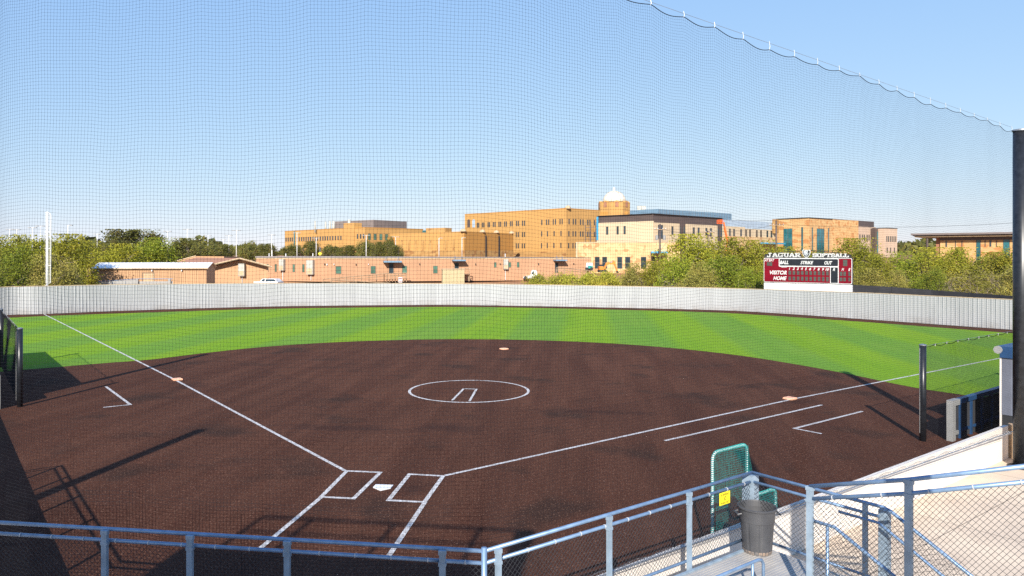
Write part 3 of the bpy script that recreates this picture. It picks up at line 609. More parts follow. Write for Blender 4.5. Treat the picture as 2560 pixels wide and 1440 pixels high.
# decks
def deck(poly_, label, d, name='walkway_deck'):
    t = thing(name, label, 'deck', (*poly_[0], DZ), 'aluminium walkway decks'); a, b = np.array(poly_[0]), np.array(poly_[1]); u = (b-a)/np.linalg.norm(b-a); n = np.array(d)
    nb_ = 6
    for k in range(nb_):
        o0 = .02+k*.285; o1_ = o0+.275
        mb = MB()
        cut = u*o0 if False else 0
        mb.prism([a+n*o0, b+n*o0, b+n*o1_, a+n*o1_], DZ-.05, DZ)
        for q in range(5):
            o = o0+.03+q*.05; mb.prism([a+n*o, b+n*o, b+n*(o+.016), a+n*(o+.016)], DZ+.0005, DZ+.006)
        mb.build('plank', M['alu'], t)
    MB().prism([a-n*.03, b-n*.03, b+n*.012, a+n*.012], DZ-.2, DZ+.02).build('edge_beam', M['galvp'], t)
    for s in np.arange(.4, np.linalg.norm(b-a), 1.9):
        c = a+u*s+n*.8; MB().box((c[0], c[1], (DZ-.05)/2+.006), (.1, .1, DZ-.062), Y45).build('leg', M['galvp'], t)
deck([A_+nb*.12, B_+nb*.12], 'ribbed aluminium walkway under the grey bin', nb)
deck([AL+[.12, -.12], A_+[-.12, -.12]], 'aluminium walkway behind the shaded front rail', (0, -1))
# aisle hand rail loop
c = at(1895, 1400, FP*(CZ-1.62)/(1400-HY)); c2 = c-np.array([dv[0], dv[1], 0])*1.9; 
g = thing('hand_rail', 'bright bent tube hand rail at the bottom edge before the grey bin', 'railing', (c[0], c[1], DZ))
r_ = .021
e3 = np.array([dv[0], dv[1], 0])
MB().tube([c2-[0, 0, .0], c, c+e3*.08-[0, 0, .02], c+e3*.12-[0, 0, .08], c+e3*.12-[0, 0, .5]], r_, 10).build('bent_tube', M['galv'], g, True)
MB().tube([c-e3*.12, c-e3*.12-[0, 0, .5]], r_*.9, 8).build('post', M['galv'], g, True)
MB().tube([c2, c2-[0, 0, .5]], r_*.9, 8).build('post', M['galv'], g, True)
# ------------------------------------------------------------------ press box behind the camera (its shade falls on the rail)
g = thing('press_box', 'press box behind the seating, out of view, shading the front rail', 'building', (0, -19.5, 0))
MB().prism([(-3.45, -21.5), (2.9, -21.5), (2.9, -18), (-3.45, -18)], 0, 7.6).build('walls', M['tan'], g)
MB().prism([(-3.55, -21.6), (3.0, -21.6), (3.0, -17.95), (-3.55, -17.95)], 7.602, 7.87).build('roof', M['brownp'], g)
mb = MB(); zr = 8.85; 
for x in (-2.85, -1.75, .05, 1.85, 2.95): mb.box((x, -18, 8.33), (.09, .09, .92))
mb.tube([(-2.85, -18, zr), (2.95, -18, zr)], .045, 8); mb.tube([(-2.85, -18, 8.4), (2.95, -18, 8.4)], .03, 8); mb.build('roof_rail', M['galv'], g)
MB().box((2.75, -18.02, 8.3), (.34, .3, .85)).build('roof_ladder_cage', M['galvp'], g)
for x in (-2.2, -.3, 1.6): MB().box((x, -17.99, 5.6), (1.4, .06, 1.1)).build('window', M['glassd'], g)
# ------------------------------------------------------------------ bin
bc = gp(1893, 1377, DZ+.006); g = thing('trash_bin', 'tall dark grey plastic bin with scuffed base in the rail corner', 'bin', (bc[0], bc[1], DZ+.006))
V = []; n = 48; prof = [(.205, 0), (.212, .03), (.232, .33), (.243, .47), (.25, .475), (.258, .60), (.262, .655), (.283, .66), (.285, .685), (.272, .69), (.262, .675), (.25, .6), (.20, .03)]
F = []
for i, (r, zz) in enumerate(prof):
    for k in range(n):
        q = 2*math.pi*k/n; fl = 1-(.035 if (k % 6 in (0,) and .0 <= zz <= .47 and i < 4) else 0); V.append((bc[0]+r*fl*math.cos(q), bc[1]+r*fl*math.sin(q), DZ+.006+zz))
for i in range(len(prof)-1):
    for k in range(n): F.append((i*n+k, i*n+(k+1) % n, (i+1)*n+(k+1) % n, (i+1)*n+k))
F.append(tuple(range((len(prof)-1)*n, len(prof)*n)))
MB().add(V, F).build('body', M['bin'], g)
MB().lathe((bc[0], bc[1], DZ+.008), [(.207, .0), (.2135, .028), (.2145, .05)], 24, False, False).build('scuffed_rim', M['binwear'], g)
for sgn in (-1, 1):
    d_ = RT*sgn; p = np.array([bc[0], bc[1]])+d_*.265; q = FW
    MB().tube([(*(p-q*.08), DZ+.60), (*(p-q*.075+d_*.05), DZ+.585), (*(p+q*.075+d_*.05), DZ+.585), (*(p+q*.08), DZ+.60)], .014, 6).build('handle', M['bin'], g)
# ------------------------------------------------------------------ text helper
def textgeo(body, size, shear=0, offset=0.0, spacing=1.0):
    cu = bpy.data.curves.new('t', 'FONT'); cu.body = body; cu.size = size; cu.shear = shear; cu.offset = offset; cu.space_character = spacing; cu.align_x = 'CENTER'; cu.align_y = 'CENTER'; cu.resolution_u = 3
    ob = bpy.data.objects.new('t', cu); col.objects.link(ob); dg = bpy.context.evaluated_depsgraph_get(); dg.update()
    me = ob.evaluated_get(dg).to_mesh(); vs = [tuple(v.co) for v in me.vertices]; fs = [tuple(p.vertices) for p in me.polygons]
    ob.evaluated_get(dg).to_mesh_clear(); bpy.data.objects.remove(ob); bpy.data.curves.remove(cu)
    xs = [v[0] for v in vs]; ys = [v[1] for v in vs]; return vs, fs, (min(xs), max(xs), min(ys), max(ys))
class Fac:
    """a vertical plane through two columns of the photograph at given depths"""
    def __init__(s, px0, d0, px1, d1):
        s.a = xyd(px0, d0); s.b = xyd(px1, d1); s.L = np.linalg.norm(s.b-s.a); s.u = (s.b-s.a)/s.L; s.n = np.array([s.u[1], -s.u[0]])
        if s.n@(np.array([CX, CY])-s.a) < 0: s.n = -s.n
    def s_(s, px):
        k = (px-PX0)/FP; g = lambda p: ((p-[CX, CY])@RT)-k*((p-[CX, CY])@FW); return s.L*g(s.a)/(g(s.a)-g(s.b))
    def dep(s, px): return (s.a+s.u*s.s_(px)-[CX, CY])@FW
    def z(s, px, py): return CZ-(py-HY)*s.dep(px)/FP
    def P(s, u, z, o=0): q = s.a+s.u*u+s.n*o; return (q[0], q[1], z)
    def boxu(s, mb, u0, u1, z0, z1, o0=0, o1=.05):
        q = [s.a+s.u*u0+s.n*o1, s.a+s.u*u1+s.n*o1, s.a+s.u*u1+s.n*o0, s.a+s.u*u0+s.n*o0]; return mb.prism(q, z0, z1)
    def box(s, mb, x0, x1, z0, z1, o0=0, o1=.05): return s.boxu(mb, s.s_(x0), s.s_(x1), z0, z1, o0, o1)
    def flat(s, mb, vs, fs, cx, cz, o):   # 2D geometry (u,z) centred
        return mb.add([s.P(cx+v[0], cz+v[1], o) for v in vs], fs)
def fit_text(f, body, x0, x1, y0, y1, o, mt, parent, name='lettering', shear=.3, offset=.0):
    vs, fs, bb = textgeo(body, 1.0, shear, offset); u0, u1 = f.s_(x0), f.s_(x1); xm = (x0+x1)/2; z1 = f.z(xm, y0); z0 = f.z(xm, y1)
    sx = (u1-u0)/(bb[1]-bb[0]); sy = (z1-z0)/(bb[3]-bb[2]); vs = [((v[0]-(bb[0]+bb[1])/2)*sx, (v[1]-(bb[2]+bb[3])/2)*sy) for v in vs]
    mb = MB(); f.flat(mb, vs, fs, (u0+u1)/2, (z0+z1)/2, o)
    return mb.build(name, M[mt], parent)
# slippery sign
fs_ = Fac(1700, (onrail(A_, B_, 1700)-[CX, CY])@FW-.03, 1850, (onrail(A_, B_, 1850)-[CX, CY])@FW-.03)
g = thing('warning_sign', 'small yellow sign reading slippery when wet on the mesh below the rail', 'sign', fs_.P(fs_.s_(1811), fs_.z(1811, 1245)))
f = fs_; mb = MB(); f.box(mb, 1798.5, 1824.5, f.z(1811, 1261), f.z(1811, 1230), 0, .004); mb.build('plate', M['yellow'], g)
fit_text(f, 'SLIPPERY', 1801, 1822.5, 1233, 1238.5, .006, 'ink', g, shear=0, offset=.01); fit_text(f, 'WHEN WET', 1801, 1822.5, 1253.5, 1259, .006, 'ink', g, shear=0, offset=.01)
mb = MB(); um, zm = f.s_(1811.5), f.z(1811.5, 1246)
def seg2(a, b, wd, o=.006):
    a = np.array(a); b = np.array(b); t_ = (b-a)/np.linalg.norm(b-a); n_ = np.array([-t_[1], t_[0]])*wd/2
    mb.add([f.P(um+q[0], zm+q[1], o) for q in (a-n_, b-n_, b+n_, a+n_)], [(0, 1, 2, 3)])
for a, b, wd in (((.005, .02), (-.005, -.005), .014), ((-.005, -.005), (.018, -.022), .009), ((-.005, -.005), (-.022, -.02), .009), ((.005, .016), (.024, .026), .007), ((.005, .016), (-.018, .01), .007), ((.008, .026), (.014, .036), .013), ((-.035, -.03), (.035, -.03), .004)): seg2(a, b, wd)
mb.build('falling_figure', M['ink'], g)
# ------------------------------------------------------------------ L screen
q0 = at(1781, HY, 12.95)[:2]; u_ = np.array([S2, S2]); g = thing('pitching_screen', 'teal netted L shaped pitching screen with white frame behind the rails', 'screen', (*q0, 0))
def sp(s, z, o=0): return (q0[0]+u_[0]*s+S2*o, q0[1]+u_[1]*s-S2*o, z)
def rounded(pts, r=.16, n=5):
    out = []; m = len(pts)
    for i in range(m):
        P0, P1, P2 = np.array(pts[i-1]), np.array(pts[i]), np.array(pts[(i+1) % m]); a = (P0-P1)/np.linalg.norm(P0-P1); b = (P2-P1)/np.linalg.norm(P2-P1)
        for t_ in np.linspace(0, 1, n): out.append(P1+a*r*(1-t_)**2+b*r*t_**2)
    return out
outl = rounded([(0, .03), (1.98, .03), (1.98, 1.12), (1.04, 1.12), (1.04, 2.12), (0, 2.12)])
fr = [sp(x, z_) for x, z_ in outl]; MB().tube(fr+[fr[0], fr[1]], .022, 8).build('frame', M['white'], g, True)
mesh = []
def inL(x, z_): return 0 <= x <= 1.98 and .03 <= z_ <= (2.12 if x <= 1.04 else 1.12)
for k, x in enumerate(np.arange(.02, 1.98, .036)):
    top = 2.1 if x < 1.04 else 1.1
    mesh.append([sp(x+.008*math.sin(q*3+k), .05+(top-.05)*q/6, .03+.05*math.sin(q*.7+x*3)*math.sin(math.pi*q/6)) for q in range(7)])
for zz in np.arange(.05, 2.1, .042):
    L_ = 1.04 if zz > 1.12 else 1.98
    mesh.append([sp(L_*q/6, zz+.006*math.sin(q*2+zz*9), .03+.05*math.sin(zz*2.3+L_*q/2)*math.sin(math.pi*q/6)) for q in range(7)])
# slack web in the elbow of the L
for k in range(7):
    zt_ = 1.95-k*.1; mesh.append([sp(1.04+(.32-.04*k)*q/6, zt_-(.75-.09*k)*(q/6)**1.0-.12*math.sin(math.pi*q/6), .04) for q in range(7)])
    mesh.append([sp(1.05+k*.045+.0*q, 1.12+(.55-.08*k)*q/6, .04) for q in range(7)])
npmesh('netting', *strands(np.array(mesh), .0029), M['teal'], g)
fr_c = np.array(fr+[fr[0]]); ls = np.r_[0, np.cumsum(np.linalg.norm(np.diff(fr_c, axis=0), axis=1))]; nT = int(ls[-1]/.034)*6
sq = np.linspace(0, ls[-1], nT); pc_ = np.stack([np.interp(sq, ls, fr_c[:, i]) for i in range(3)], 1); tq = np.gradient(pc_, axis=0); tq /= np.linalg.norm(tq, axis=1, keepdims=True)+1e-9
nq = np.array([S2, -S2, 0.]); bq = np.cross(tq, nq); aq = np.arange(nT)*math.pi/3
MB().tube(pc_+.0265*(np.cos(aq)[:, None]*nq+np.sin(aq)[:, None]*bq), .0085, 4).build('lacing', M['teal'], g)
MB().tube([sp(.1, .6, 0), sp(.25, .02, .75)], .02, 8).build('rear_leg', M['white'], g, True)
MB().tube([sp(.98, .6, 0), sp(.95, .02, .75)], .02, 8).build('rear_leg', M['white'], g, True)
# ------------------------------------------------------------------ outfield fence
FD = thing('outfield_fence', 'long curved fence of pale ribbed metal sheets around the outfield', 'fence', (fpath[100][0], fpath[100][1], 0))
fa = np.array(fpath); fl_ = np.r_[0, np.cumsum(np.linalg.norm(np.diff(fa[:, :2], axis=0), axis=1))]
def fpt(s): return np.array([np.interp(s, fl_, fa[:, 0]), np.interp(s, fl_, fa[:, 1]), np.interp(s, fl_, fa[:, 2])])
prof = []; s = 0.0
while s < fl_[-1]-.4:
    prof += [(s, 0), (s+.022, .045), (s+.07, .045), (s+.092, 0), (s+.16, 0), (s+.17, .012), (s+.19, .012), (s+.20, 0)]; s += .305
V = []; F = []
for i, (s, o) in enumerate(prof):
    p = fpt(s); q = fpt(s+.05); t_ = (q-p)[:2]; t_ /= np.linalg.norm(t_); n_ = np.array([t_[1], -t_[0]])
    if n_@(-p[:2]) < 0: n_ = -n_
    V += [(p[0]+n_[0]*(o+.03), p[1]+n_[1]*(o+.03), .03), (p[0]+n_[0]*(o+.03), p[1]+n_[1]*(o+.03), p[2])]
F = [(2*i, 2*i+2, 2*i+3, 2*i+1) for i in range(len(prof)-1)]
cl = MB().add(V, F); 
bk = [fpt(s) for s in np.arange(0, fl_[-1], 1.0)]; mbk = MB()
cl.build('cladding', M['fence'], FD)
MB().tube([(p[0], p[1], p[2]+.03) for p in bk], .035, 6).build('top_cap', M['trim'], FD)
mb = MB()
for zz in (.4, 1.2, 2.0): mb.tube([(p[0]*1.0012, p[1]*1.0012, zz) for p in bk], .03, 4)
mb.build('rear_rails', M['galv'], FD)
# left foul pole
fp_ = gp(109.5, 785); fp_ = fp_+np.array([FW[0], FW[1], 0])*.55; g = thing('foul_pole', 'tall white foul pole with a mesh wing standing at the left end of the fence', 'pole', (fp_[0], fp_[1], 0))
dfp = (fp_[:2]-[CX, CY])@FW; m_ = dfp/FP
MB().tube([(fp_[0], fp_[1], 0), (fp_[0], fp_[1], CZ+(HY-529)*m_)], .095, 14).build('pole', M['white'], g, True)
def fw(px, py): q = at(px, py, dfp); return tuple(q)
fr = [fw(112.5, 532), fw(122, 531), fw(128, 538), fw(126.5, 706), fw(117, 713), fw(112.5, 713)]
MB().tube(fr, .028, 6).build('wing_frame', M['white'], g, True)
for y in (580, 621, 664): MB().tube([fw(112.5, y), fw(127.5, y)], .03, 6).build('cross_bar', M['white'], g)
mm = []
for x in np.arange(113, 127.5, .95): mm.append([fw(x, 534), fw(x, 620), fw(x, 708)])
for y in np.arange(534, 708, 1.9): mm.append([fw(113, y), fw(120, y), fw(127, y)])
npmesh('wing_mesh', *strands(np.array(mm), .004), M['white'], g)
# dark windscreen fence behind on the right
g = thing('windscreen_fence', 'low black screened fence behind the white fence right of the scoreboard', 'fence', (*xyd(2150, 72), 0))
ws = [(2128, 711.5, 72), (2230, 717.5, 69), (2330, 725, 66), (2424, 732, 62.5), (2535, 740, 58), (2650, 749, 55)]
for i in range(len(ws)-1):
    f = Fac(ws[i][0], ws[i][2], ws[i+1][0], ws[i+1][2]); za = f.z(ws[i][0], ws[i][1]); zb = f.z(ws[i+1][0], ws[i+1][1])
    mb = MB(); mb.add([f.P(0, .05), f.P(f.L-.02, .05), f.P(f.L-.02, zb), f.P(0, za), f.P(0, .05, -.03), f.P(f.L-.02, .05, -.03), f.P(f.L-.02, zb, -.03), f.P(0, za, -.03)], [(0,1,2,3),(7,6,5,4),(3,2,6,7),(0,3,7,4),(1,5,6,2)])
    mb.build('screen_panel', M['screen'], g); MB().tube([f.P(0, 0), f.P(0, za+.06)], .04, 6).build('post', M['blackm'], g)
# ------------------------------------------------------------------ scoreboard
f = Fac(1910, 72, 2130.5, 66.8); ZX = lambda X: X/9.143+1880; ZY = lambda Y: Y/9.143+610
g = thing('scoreboard', 'maroon softball scoreboard with white lettering on a white base behind the fence', 'scoreboard', f.P(f.L/2, 0))
zt_, zb_ = 5.27, 2.90; zpb = 2.2
def Zz(X, Y):    # zoomed pixel -> z on the plane
    return f.z(ZX(X), ZY(Y))
U = lambda X: f.s_(ZX(X))
def rrect(X0, X1, z0, z1, r, o, o0, mt, name, par=g):
    u0, u1 = U(X0), U(X1); pts = []
    for cx_, cz_, a0_ in ((u1-r, z1-r, 0), (u0+r, z1-r, 90), (u0+r, z0+r, 180), (u1-r, z0+r, 270)):
        for k in range(6): a_ = R(a0_+k*18); pts.append((cx_+r*math.cos(a_), cz_+r*math.sin(a_)))
    n_ = len(pts); mb = MB(); mb.add([f.P(*p, o) for p in pts]+[f.P(*p, o0) for p in pts], [tuple(range(n_))]+[(i, (i+1) % n_, n_+(i+1) % n_, n_+i) for i in range(n_)]); return mb.build(name, M[mt], par)
mb = MB(); f.boxu(mb, 0, f.L, zb_-.02, zt_+.02, -.35, 0); mb.build('cabinet', M['blackm'], g)
rrect(272, 2290, zb_+.01, zt_, .13, .02, -.01, 'white', 'border'); rrect(285, 2276, zb_+.06, zt_-.05, .10, .03, .015, 'maroon', 'face')
z2 = Zz(1300, 510); z3 = Zz(1300, 335)
rrect(615, 1985, Zz(1300, 525), zt_-.03, .11, .034, .025, 'white', 'border'); rrect(635, 1968, Zz(1300, 500), zt_-.09, .08, .04, .03, 'blkface', 'count_panel')
rrect(1788, 1985, zb_+.03, Zz(1880, 520), .06, .036, .025, 'white', 'border'); rrect(1803, 1965, zb_+.09, Zz(1880, 535), .05, .042, .03, 'blkface', 'runs_panel')
mb = MB(); f.boxu(mb, 0, f.L, zpb, zb_-.05, -.2, .01); mb.build('white_base_panel', M['white'], g)
mb = MB(); 
for u in (.6, f.L/2, f.L-.6): f.boxu(mb, u-.1, u+.1, 0, zt_, -.6, -.36)
mb.build('support_posts', M['blackm'], g)
T = lambda b, X0, X1, Y0, Y1, sh=.3, of=.032: fit_text(f, b, ZX(X0), ZX(X1), ZY(Y0), ZY(Y1), .05, 'white', g, shear=sh, offset=of)
T('AT BAT', 288, 515, 340, 398); T('BALL', 640, 838, 380, 460); T('STRIKE', 1112, 1405, 388, 465); T('OUT', 1657, 1838, 390, 470)
T('VISITOR', 412, 797, 606, 698); T('HOME', 488, 797, 738, 825); T('R', 1850, 1903, 552, 615); T('H', 2050, 2108, 550, 612); T('E', 2205, 2258, 552, 614)
for i, X in enumerate((842, 930, 1025, 1118, 1213, 1308, 1405, 1503, 1602, 1682)): T(str(i+1), X+(8 if i == 0 else 0), X+(34 if i == 0 else 50 if i < 9 else 82), 530+i*2, 590+i*2.2)
T('INNING', 668, 802, 520, 540)
mb = MB()
def digit(X0, X1, Y0, Y1, name='digit_window'):
    m2 = MB(); xm = (X0+X1)/2; f.boxu(m2, U(X0), U(X1), Zz(xm, Y1), Zz(xm, Y0), .031, .045); m2.build(name, M['ledoff'], g)
for i in range(10):
    X = 838+i*95.5; digit(X, X+58, 612+i*1.2, 700+i*1.8); digit(X, X+58, 742+i*1.2, 828+i*3)
digit(342, 402, 412, 498); digit(408, 466, 412, 500); digit(2085, 2180, 360, 505)
for X in (2010, 2090): digit(X, X+60, 632, 730); digit(X, X+60, 768, 850)
digit(2205, 2255, 632, 732); digit(2205, 2255, 768, 850)
# truss header
hd = MB(); 
def tr(X0, Y0, X1, Y1, r=.022): hd.tube([f.P(U(X0), Zz(X0, Y0), .0), f.P(U(X1), Zz(X1, Y1), .0)], r, 5)
arch = [(285, 262), (560, 205), (860, 170), (1240, 152), (1640, 168), (1980, 210), (2283, 275)]
for a_, b_ in zip(arch[:-1], arch[1:]): tr(*a_, *b_, .035)
tr(285, 308, 2283, 322, .03)
for a_, b_ in (((930, 178), (1160, 290)), ((1160, 165), (1090, 300)), ((1070, 175), (1180, 240)), ((1180, 240), (1100, 270)), ((1330, 240), (1430, 170)), ((1330, 220), (1420, 290)), ((1580, 175), (1500, 300)), ((560, 205), (640, 300)), ((860, 170), (700, 300)), ((1980, 210), (1800, 305)), ((1640, 170), (1800, 300)), ((285, 262), (285, 310)), ((2283, 275), (2283, 322))): tr(*a_, *b_)
hd.build('truss', M['blackm'], g)
m2 = MB(); f.boxu(m2, U(300), U(1125), Zz(700, 312), Zz(700, 228), -.02, .01); f.boxu(m2, U(1378), U(2262), Zz(1800, 316), Zz(1800, 236), -.02, .01); m2.build('name_backing', M['blackm'], g)
# slab serif letters from strokes on a 0..1 square
GL = {
 'J': [((.62, 1), (.62, .25)), ((.62, .22), (.45, .08)), ((.45, .08), (.12, .08)), ((.12, .08), (.12, .3)), ((.35, .93), (.95, .93))],
 'A': [((.1, .07), (.42, .95)), ((.9, .07), (.55, .95)), ((.25, .35), (.75, .35)), ((-.02, .07), (.32, .07)), ((.66, .07), (1.02, .07)), ((.38, .93), (.62, .93))],
 'G': [((.9, .72), (.9, .93)), ((.9, .92), (.25, .92)), ((.25, .92), (.1, .7)), ((.1, .75), (.1, .25)), ((.1, .25), (.25, .08)), ((.25, .08), (.88, .08)), ((.84, .08), (.84, .45)), ((.55, .43), (.98, .43))],
 'U': [((.2, .95), (.2, .2)), ((.2, .18), (.35, .08)), ((.35, .08), (.65, .08)), ((.65, .08), (.8, .2)), ((.8, .2), (.8, .95)), ((0, .93), (.4, .93)), ((.6, .93), (1, .93))],
 'R': [((.2, .05), (.2, .95)), ((0, .93), (.75, .93)), ((.75, .93), (.85, .8)), ((.85, .85), (.85, .6)), ((.85, .6), (.7, .48)), ((.75, .48), (.2, .48)), ((.5, .45), (.85, .07)), ((0, .07), (.42, .07)), ((.72, .07), (1.05, .07))],
 'S': [((.9, .7), (.9, .92)), ((.9, .92), (.2, .92)), ((.15, .92), (.12, .58)), ((.12, .55), (.88, .48)), ((.88, .5), (.88, .1)), ((.85, .08), (.1, .08)), ((.1, .08), (.1, .3))],
 'O': [((.12, .2), (.12, .8)), ((.12, .8), (.28, .92)), ((.28, .92), (.72, .92)), ((.72, .92), (.88, .8)), ((.88, .8), (.88, .2)), ((.88, .2), (.72, .08)), ((.72, .08), (.28, .08)), ((.28, .08), (.12, .2))],
 'F': [((.2, .05), (.2, .95)), ((0, .92), (.95, .92)), ((.92, .95), (.92, .7)), ((.2, .52), (.7, .52)), ((.68, .65), (.68, .4)), ((0, .07), (.45, .07))],
 'T': [((.5, .05), (.5, .95)), ((.02, .92), (.98, .92)), ((.06, .95), (.06, .68)), ((.94, .95), (.94, .68)), ((.28, .07), (.72, .07))],
 'B': [((.2, .05), (.2, .95)), ((0, .92), (.75, .92)), ((.75, .92), (.86, .8)), ((.86, .82), (.86, .62)), ((.86, .62), (.7, .52)), ((.2, .51), (.75, .51)), ((.75, .5), (.9, .38)), ((.9, .4), (.9, .18)), ((.9, .2), (.75, .08)), ((0, .08), (.78, .08))],
 'L': [((.22, .05), (.22, .95)), ((0, .93), (.45, .93)), ((0, .07), (.95, .07)), ((.93, .07), (.93, .36))]}
def slab(word, X0, X1, Y0, Y1, Y2=None):
    m3 = MB(); n_ = len(word); wx = (X1-X0)/n_
    for i, ch in enumerate(word):
        xa = X0+wx*(i+.06); ww = wx*.88; lift = (i/(n_-1)-.0)*(Y2 or 0)
        for (ax, ay), (bx_, by_) in GL[ch]:
            def pp(x, y): X = xa+ww*x; return np.array([U(X), Zz(X, Y1+lift+(Y0-Y1)*y)])
            p, q = pp(ax, ay), pp(bx_, by_); d_ = q-p; L_ = np.linalg.norm(d_)+1e-9; d_ /= L_; wd = .10 if abs(d_[1]) > .5 else .065; n2_ = np.array([-d_[1], d_[0]])*wd/2; e_ = d_*.02
            m3.add([f.P(*c_, .05) for c_ in (p-n2_-e_, q-n2_+e_, q+n2_+e_, p+n2_-e_)]+[f.P(*c_, .012) for c_ in (p-n2_-e_, q-n2_+e_, q+n2_+e_, p+n2_-e_)], [(0,1,2,3),(0,4,5,1),(1,5,6,2),(2,6,7,3),(3,7,4,0)])
    return m3.build('lettering', M['white'], g)
slab('JAGUAR', 335, 1110, 205, 300); slab('SOFTBALL', 1385, 2215, 212, 298, 8)
# cat head emblem: outline shield, silver face, dark marks
def shp(pts, o, mt, name, o0=.0):
    n_ = len(pts); P2 = [(U(X), Zz(X, Y)) for X, Y in pts]; m3 = MB(); m3.add([f.P(*p, o) for p in P2]+[f.P(*p, o0) for p in P2], [tuple(range(n_))]+[(i, (i+1) % n_, n_+(i+1) % n_, n_+i) for i in range(n_)]); return m3.build(name, M[mt], g)
M['silver'] = mat('silver_paint', (.55, .58, .63), .4, .1, var=.25, scale=6)
sh_o = [(1152, 150), (1175, 128), (1215, 140), (1250, 136), (1290, 140), (1318, 130), (1340, 150), (1340, 185), (1328, 240), (1300, 285), (1265, 312), (1230, 312), (1195, 285), (1168, 240), (1155, 190)]
shp(sh_o, .06, 'white', 'emblem'); cxx, cyy = 1247, 222
shp([(cxx+(x-cxx)*.84, cyy+(y-cyy)*.86) for x, y in sh_o], .066, 'ink', 'emblem_field', .06)
shp([(1185, 160), (1210, 158), (1247, 152), (1275, 158), (1288, 165), (1272, 190), (1292, 205), (1290, 235), (1270, 255), (1262, 285), (1234, 285), (1222, 255), (1198, 238), (1188, 200)], .072, 'silver', 'emblem_face', .066)
for pts in ([(1205, 196), (1228, 205), (1226, 214), (1208, 210)], [(1266, 205), (1284, 197), (1282, 212), (1268, 214)], [(1236, 236), (1260, 236), (1248, 252)], [(1226, 262), (1270, 262), (1262, 270), (1234, 270)], [(1240, 160), (1254, 160), (1247, 190)]): shp(pts, .078, 'ink', 'emblem_mark', .072)
# ------------------------------------------------------------------ buildings
def body(name_, label, pts, ztop_, mt, back=None, z0=None, parent=None, partname='walls', cat='building'):
    zb0 = z0 if z0 is not None else min(tz(p) for p in pts)-.6
    g_ = parent or thing(name_, label, cat, (pts[0][0], pts[0][1], zb0))
    MB().prism([tuple(p) for p in pts], zb0, ztop_).build(partname, M[mt], g_); return g_
def windows(f, g_, xs, z0, z1, mt='glassd', frame=True, name='window', bar=True):
    for x0, x1 in xs:
        m3 = MB(); u0, u1 = f.s_(x0), f.s_(x1); fr_ = .07 if u1-u0 < 3 else .14
        for a, b, c_, d_ in ((u0, u1, z1-fr_, z1), (u0, u1, z0, z0+fr_), (u0, u0+fr_, z0+fr_, z1-fr_), (u1-fr_, u1, z0+fr_, z1-fr_)): f.boxu(m3, a, b, c_, d_, .0, .07)
        if bar and z1-z0 > 1.2: f.boxu(m3, u0+fr_, u1-fr_, (z0+z1)/2-.04, (z0+z1)/2+.04, .02, .06)
        if u1-u0 > 2.2:
            k = int((u1-u0)/1.2)
            for i in range(1, k): uu = u0+(u1-u0)*i/k; f.boxu(m3, uu-.04, uu+.04, z0+fr_, z1-fr_, .02, .055)
        w_ = m3.build(name, M['winframe'], g_)
        m4 = MB(); f.boxu(m4, u0+fr_, u1-fr_, z0+fr_, z1-fr_, .0, .03); m4.build('pane', M[mt], w_)
def prx(l, wd): return [(x, x+wd) for x in l]
def lpair(f1, f2): return [f1.a, f1.b, f2.b, f1.a+(f2.b-f1.b)]
def cap(f, g_, z, mt='trim', h=.35, name='parapet_cap', o=.06):
    m3 = MB(); f.boxu(m3, -.05, f.L+.05, z, z+h, -.4, o); m3.build(name, M[mt], g_)
# D: ochre building far left
D1 = Fac(712, 302, 912, 260); D2 = Fac(912, 260, 1058, 278)
gD = body('campus_building', 'long two storey ochre building with stacks and a grey penthouse, behind the dark trees', lpair(D1, D2), 15.0, 'ochre')
cap(D1, gD, 15.003, 'ochre2', .25); cap(D2, gD, 15.003, 'ochre2', .25)
z4 = lambda l: [640+x/4 for x in l]
windows(D1, gD, prx(z4([296, 317, 338, 358, 404, 428, 451, 474, 496, 518, 541, 564, 588, 611, 638, 664, 688, 711, 736, 763, 789, 816, 844]), 2.9), 10.9, 12.5, 'glassd')
windows(D1, gD, prx(z4([907, 924, 940]), 1.9), 11.7, 12.9); windows(D1, gD, prx(z4([1010, 1040, 1070]), 3.4), 11.2, 12.9)
windows(D2, gD, prx(z4([1119, 1176, 1234, 1290]), 7), 10.8, 13.0, 'glassg')
m3 = MB(); D1.box(m3, 734.5, 737.5, 8, 14.9, 0, .05); m3.build('glass_strip', M['glasst'], gD)
m3 = MB(); D1.box(m3, 860, 887, 6, 17.0, -3, .25); m3.build('stone_bay', M['ochre'], gD)
windows(D1, gD, prx(z4([330, 360, 420, 470, 520, 570, 620, 680, 740, 800]), 2.6), 6.9, 8.2)
P1, P2, P3 = xyd(835, 300), xyd(934, 285), xyd(1017, 300)
body('x', '', [P1, P2, P3, P1+P3-P2], CZ+(HY-549.5)*285/FP, 'penth', z0=14, parent=gD, partname='penthouse')
for x, y, wd in ((788, 552, .3), (814, 554, .35), (825, 553, .45), (834, 553, .6), (873, 549, .6)):
    q = xyd(x, 283); MB().tube([(*q, 14), (*q, CZ+(HY-y)*283/FP)], wd, 8).build('stack', M['offwhite'], gD, True)
m3 = MB(); 
q = Fac(1056, 276, 1113, 270); m3 = MB(); q.box(m3, 1065, 1113, 8, q.z(1090, 570), -4, 0); m3.build('stone_box', M['ostone'], gD); m3 = MB(); q.box(m3, 1056, 1064.9, 8, q.z(1060, 576), -4, 0); m3.build('glass_box', M['glasst'], gD)
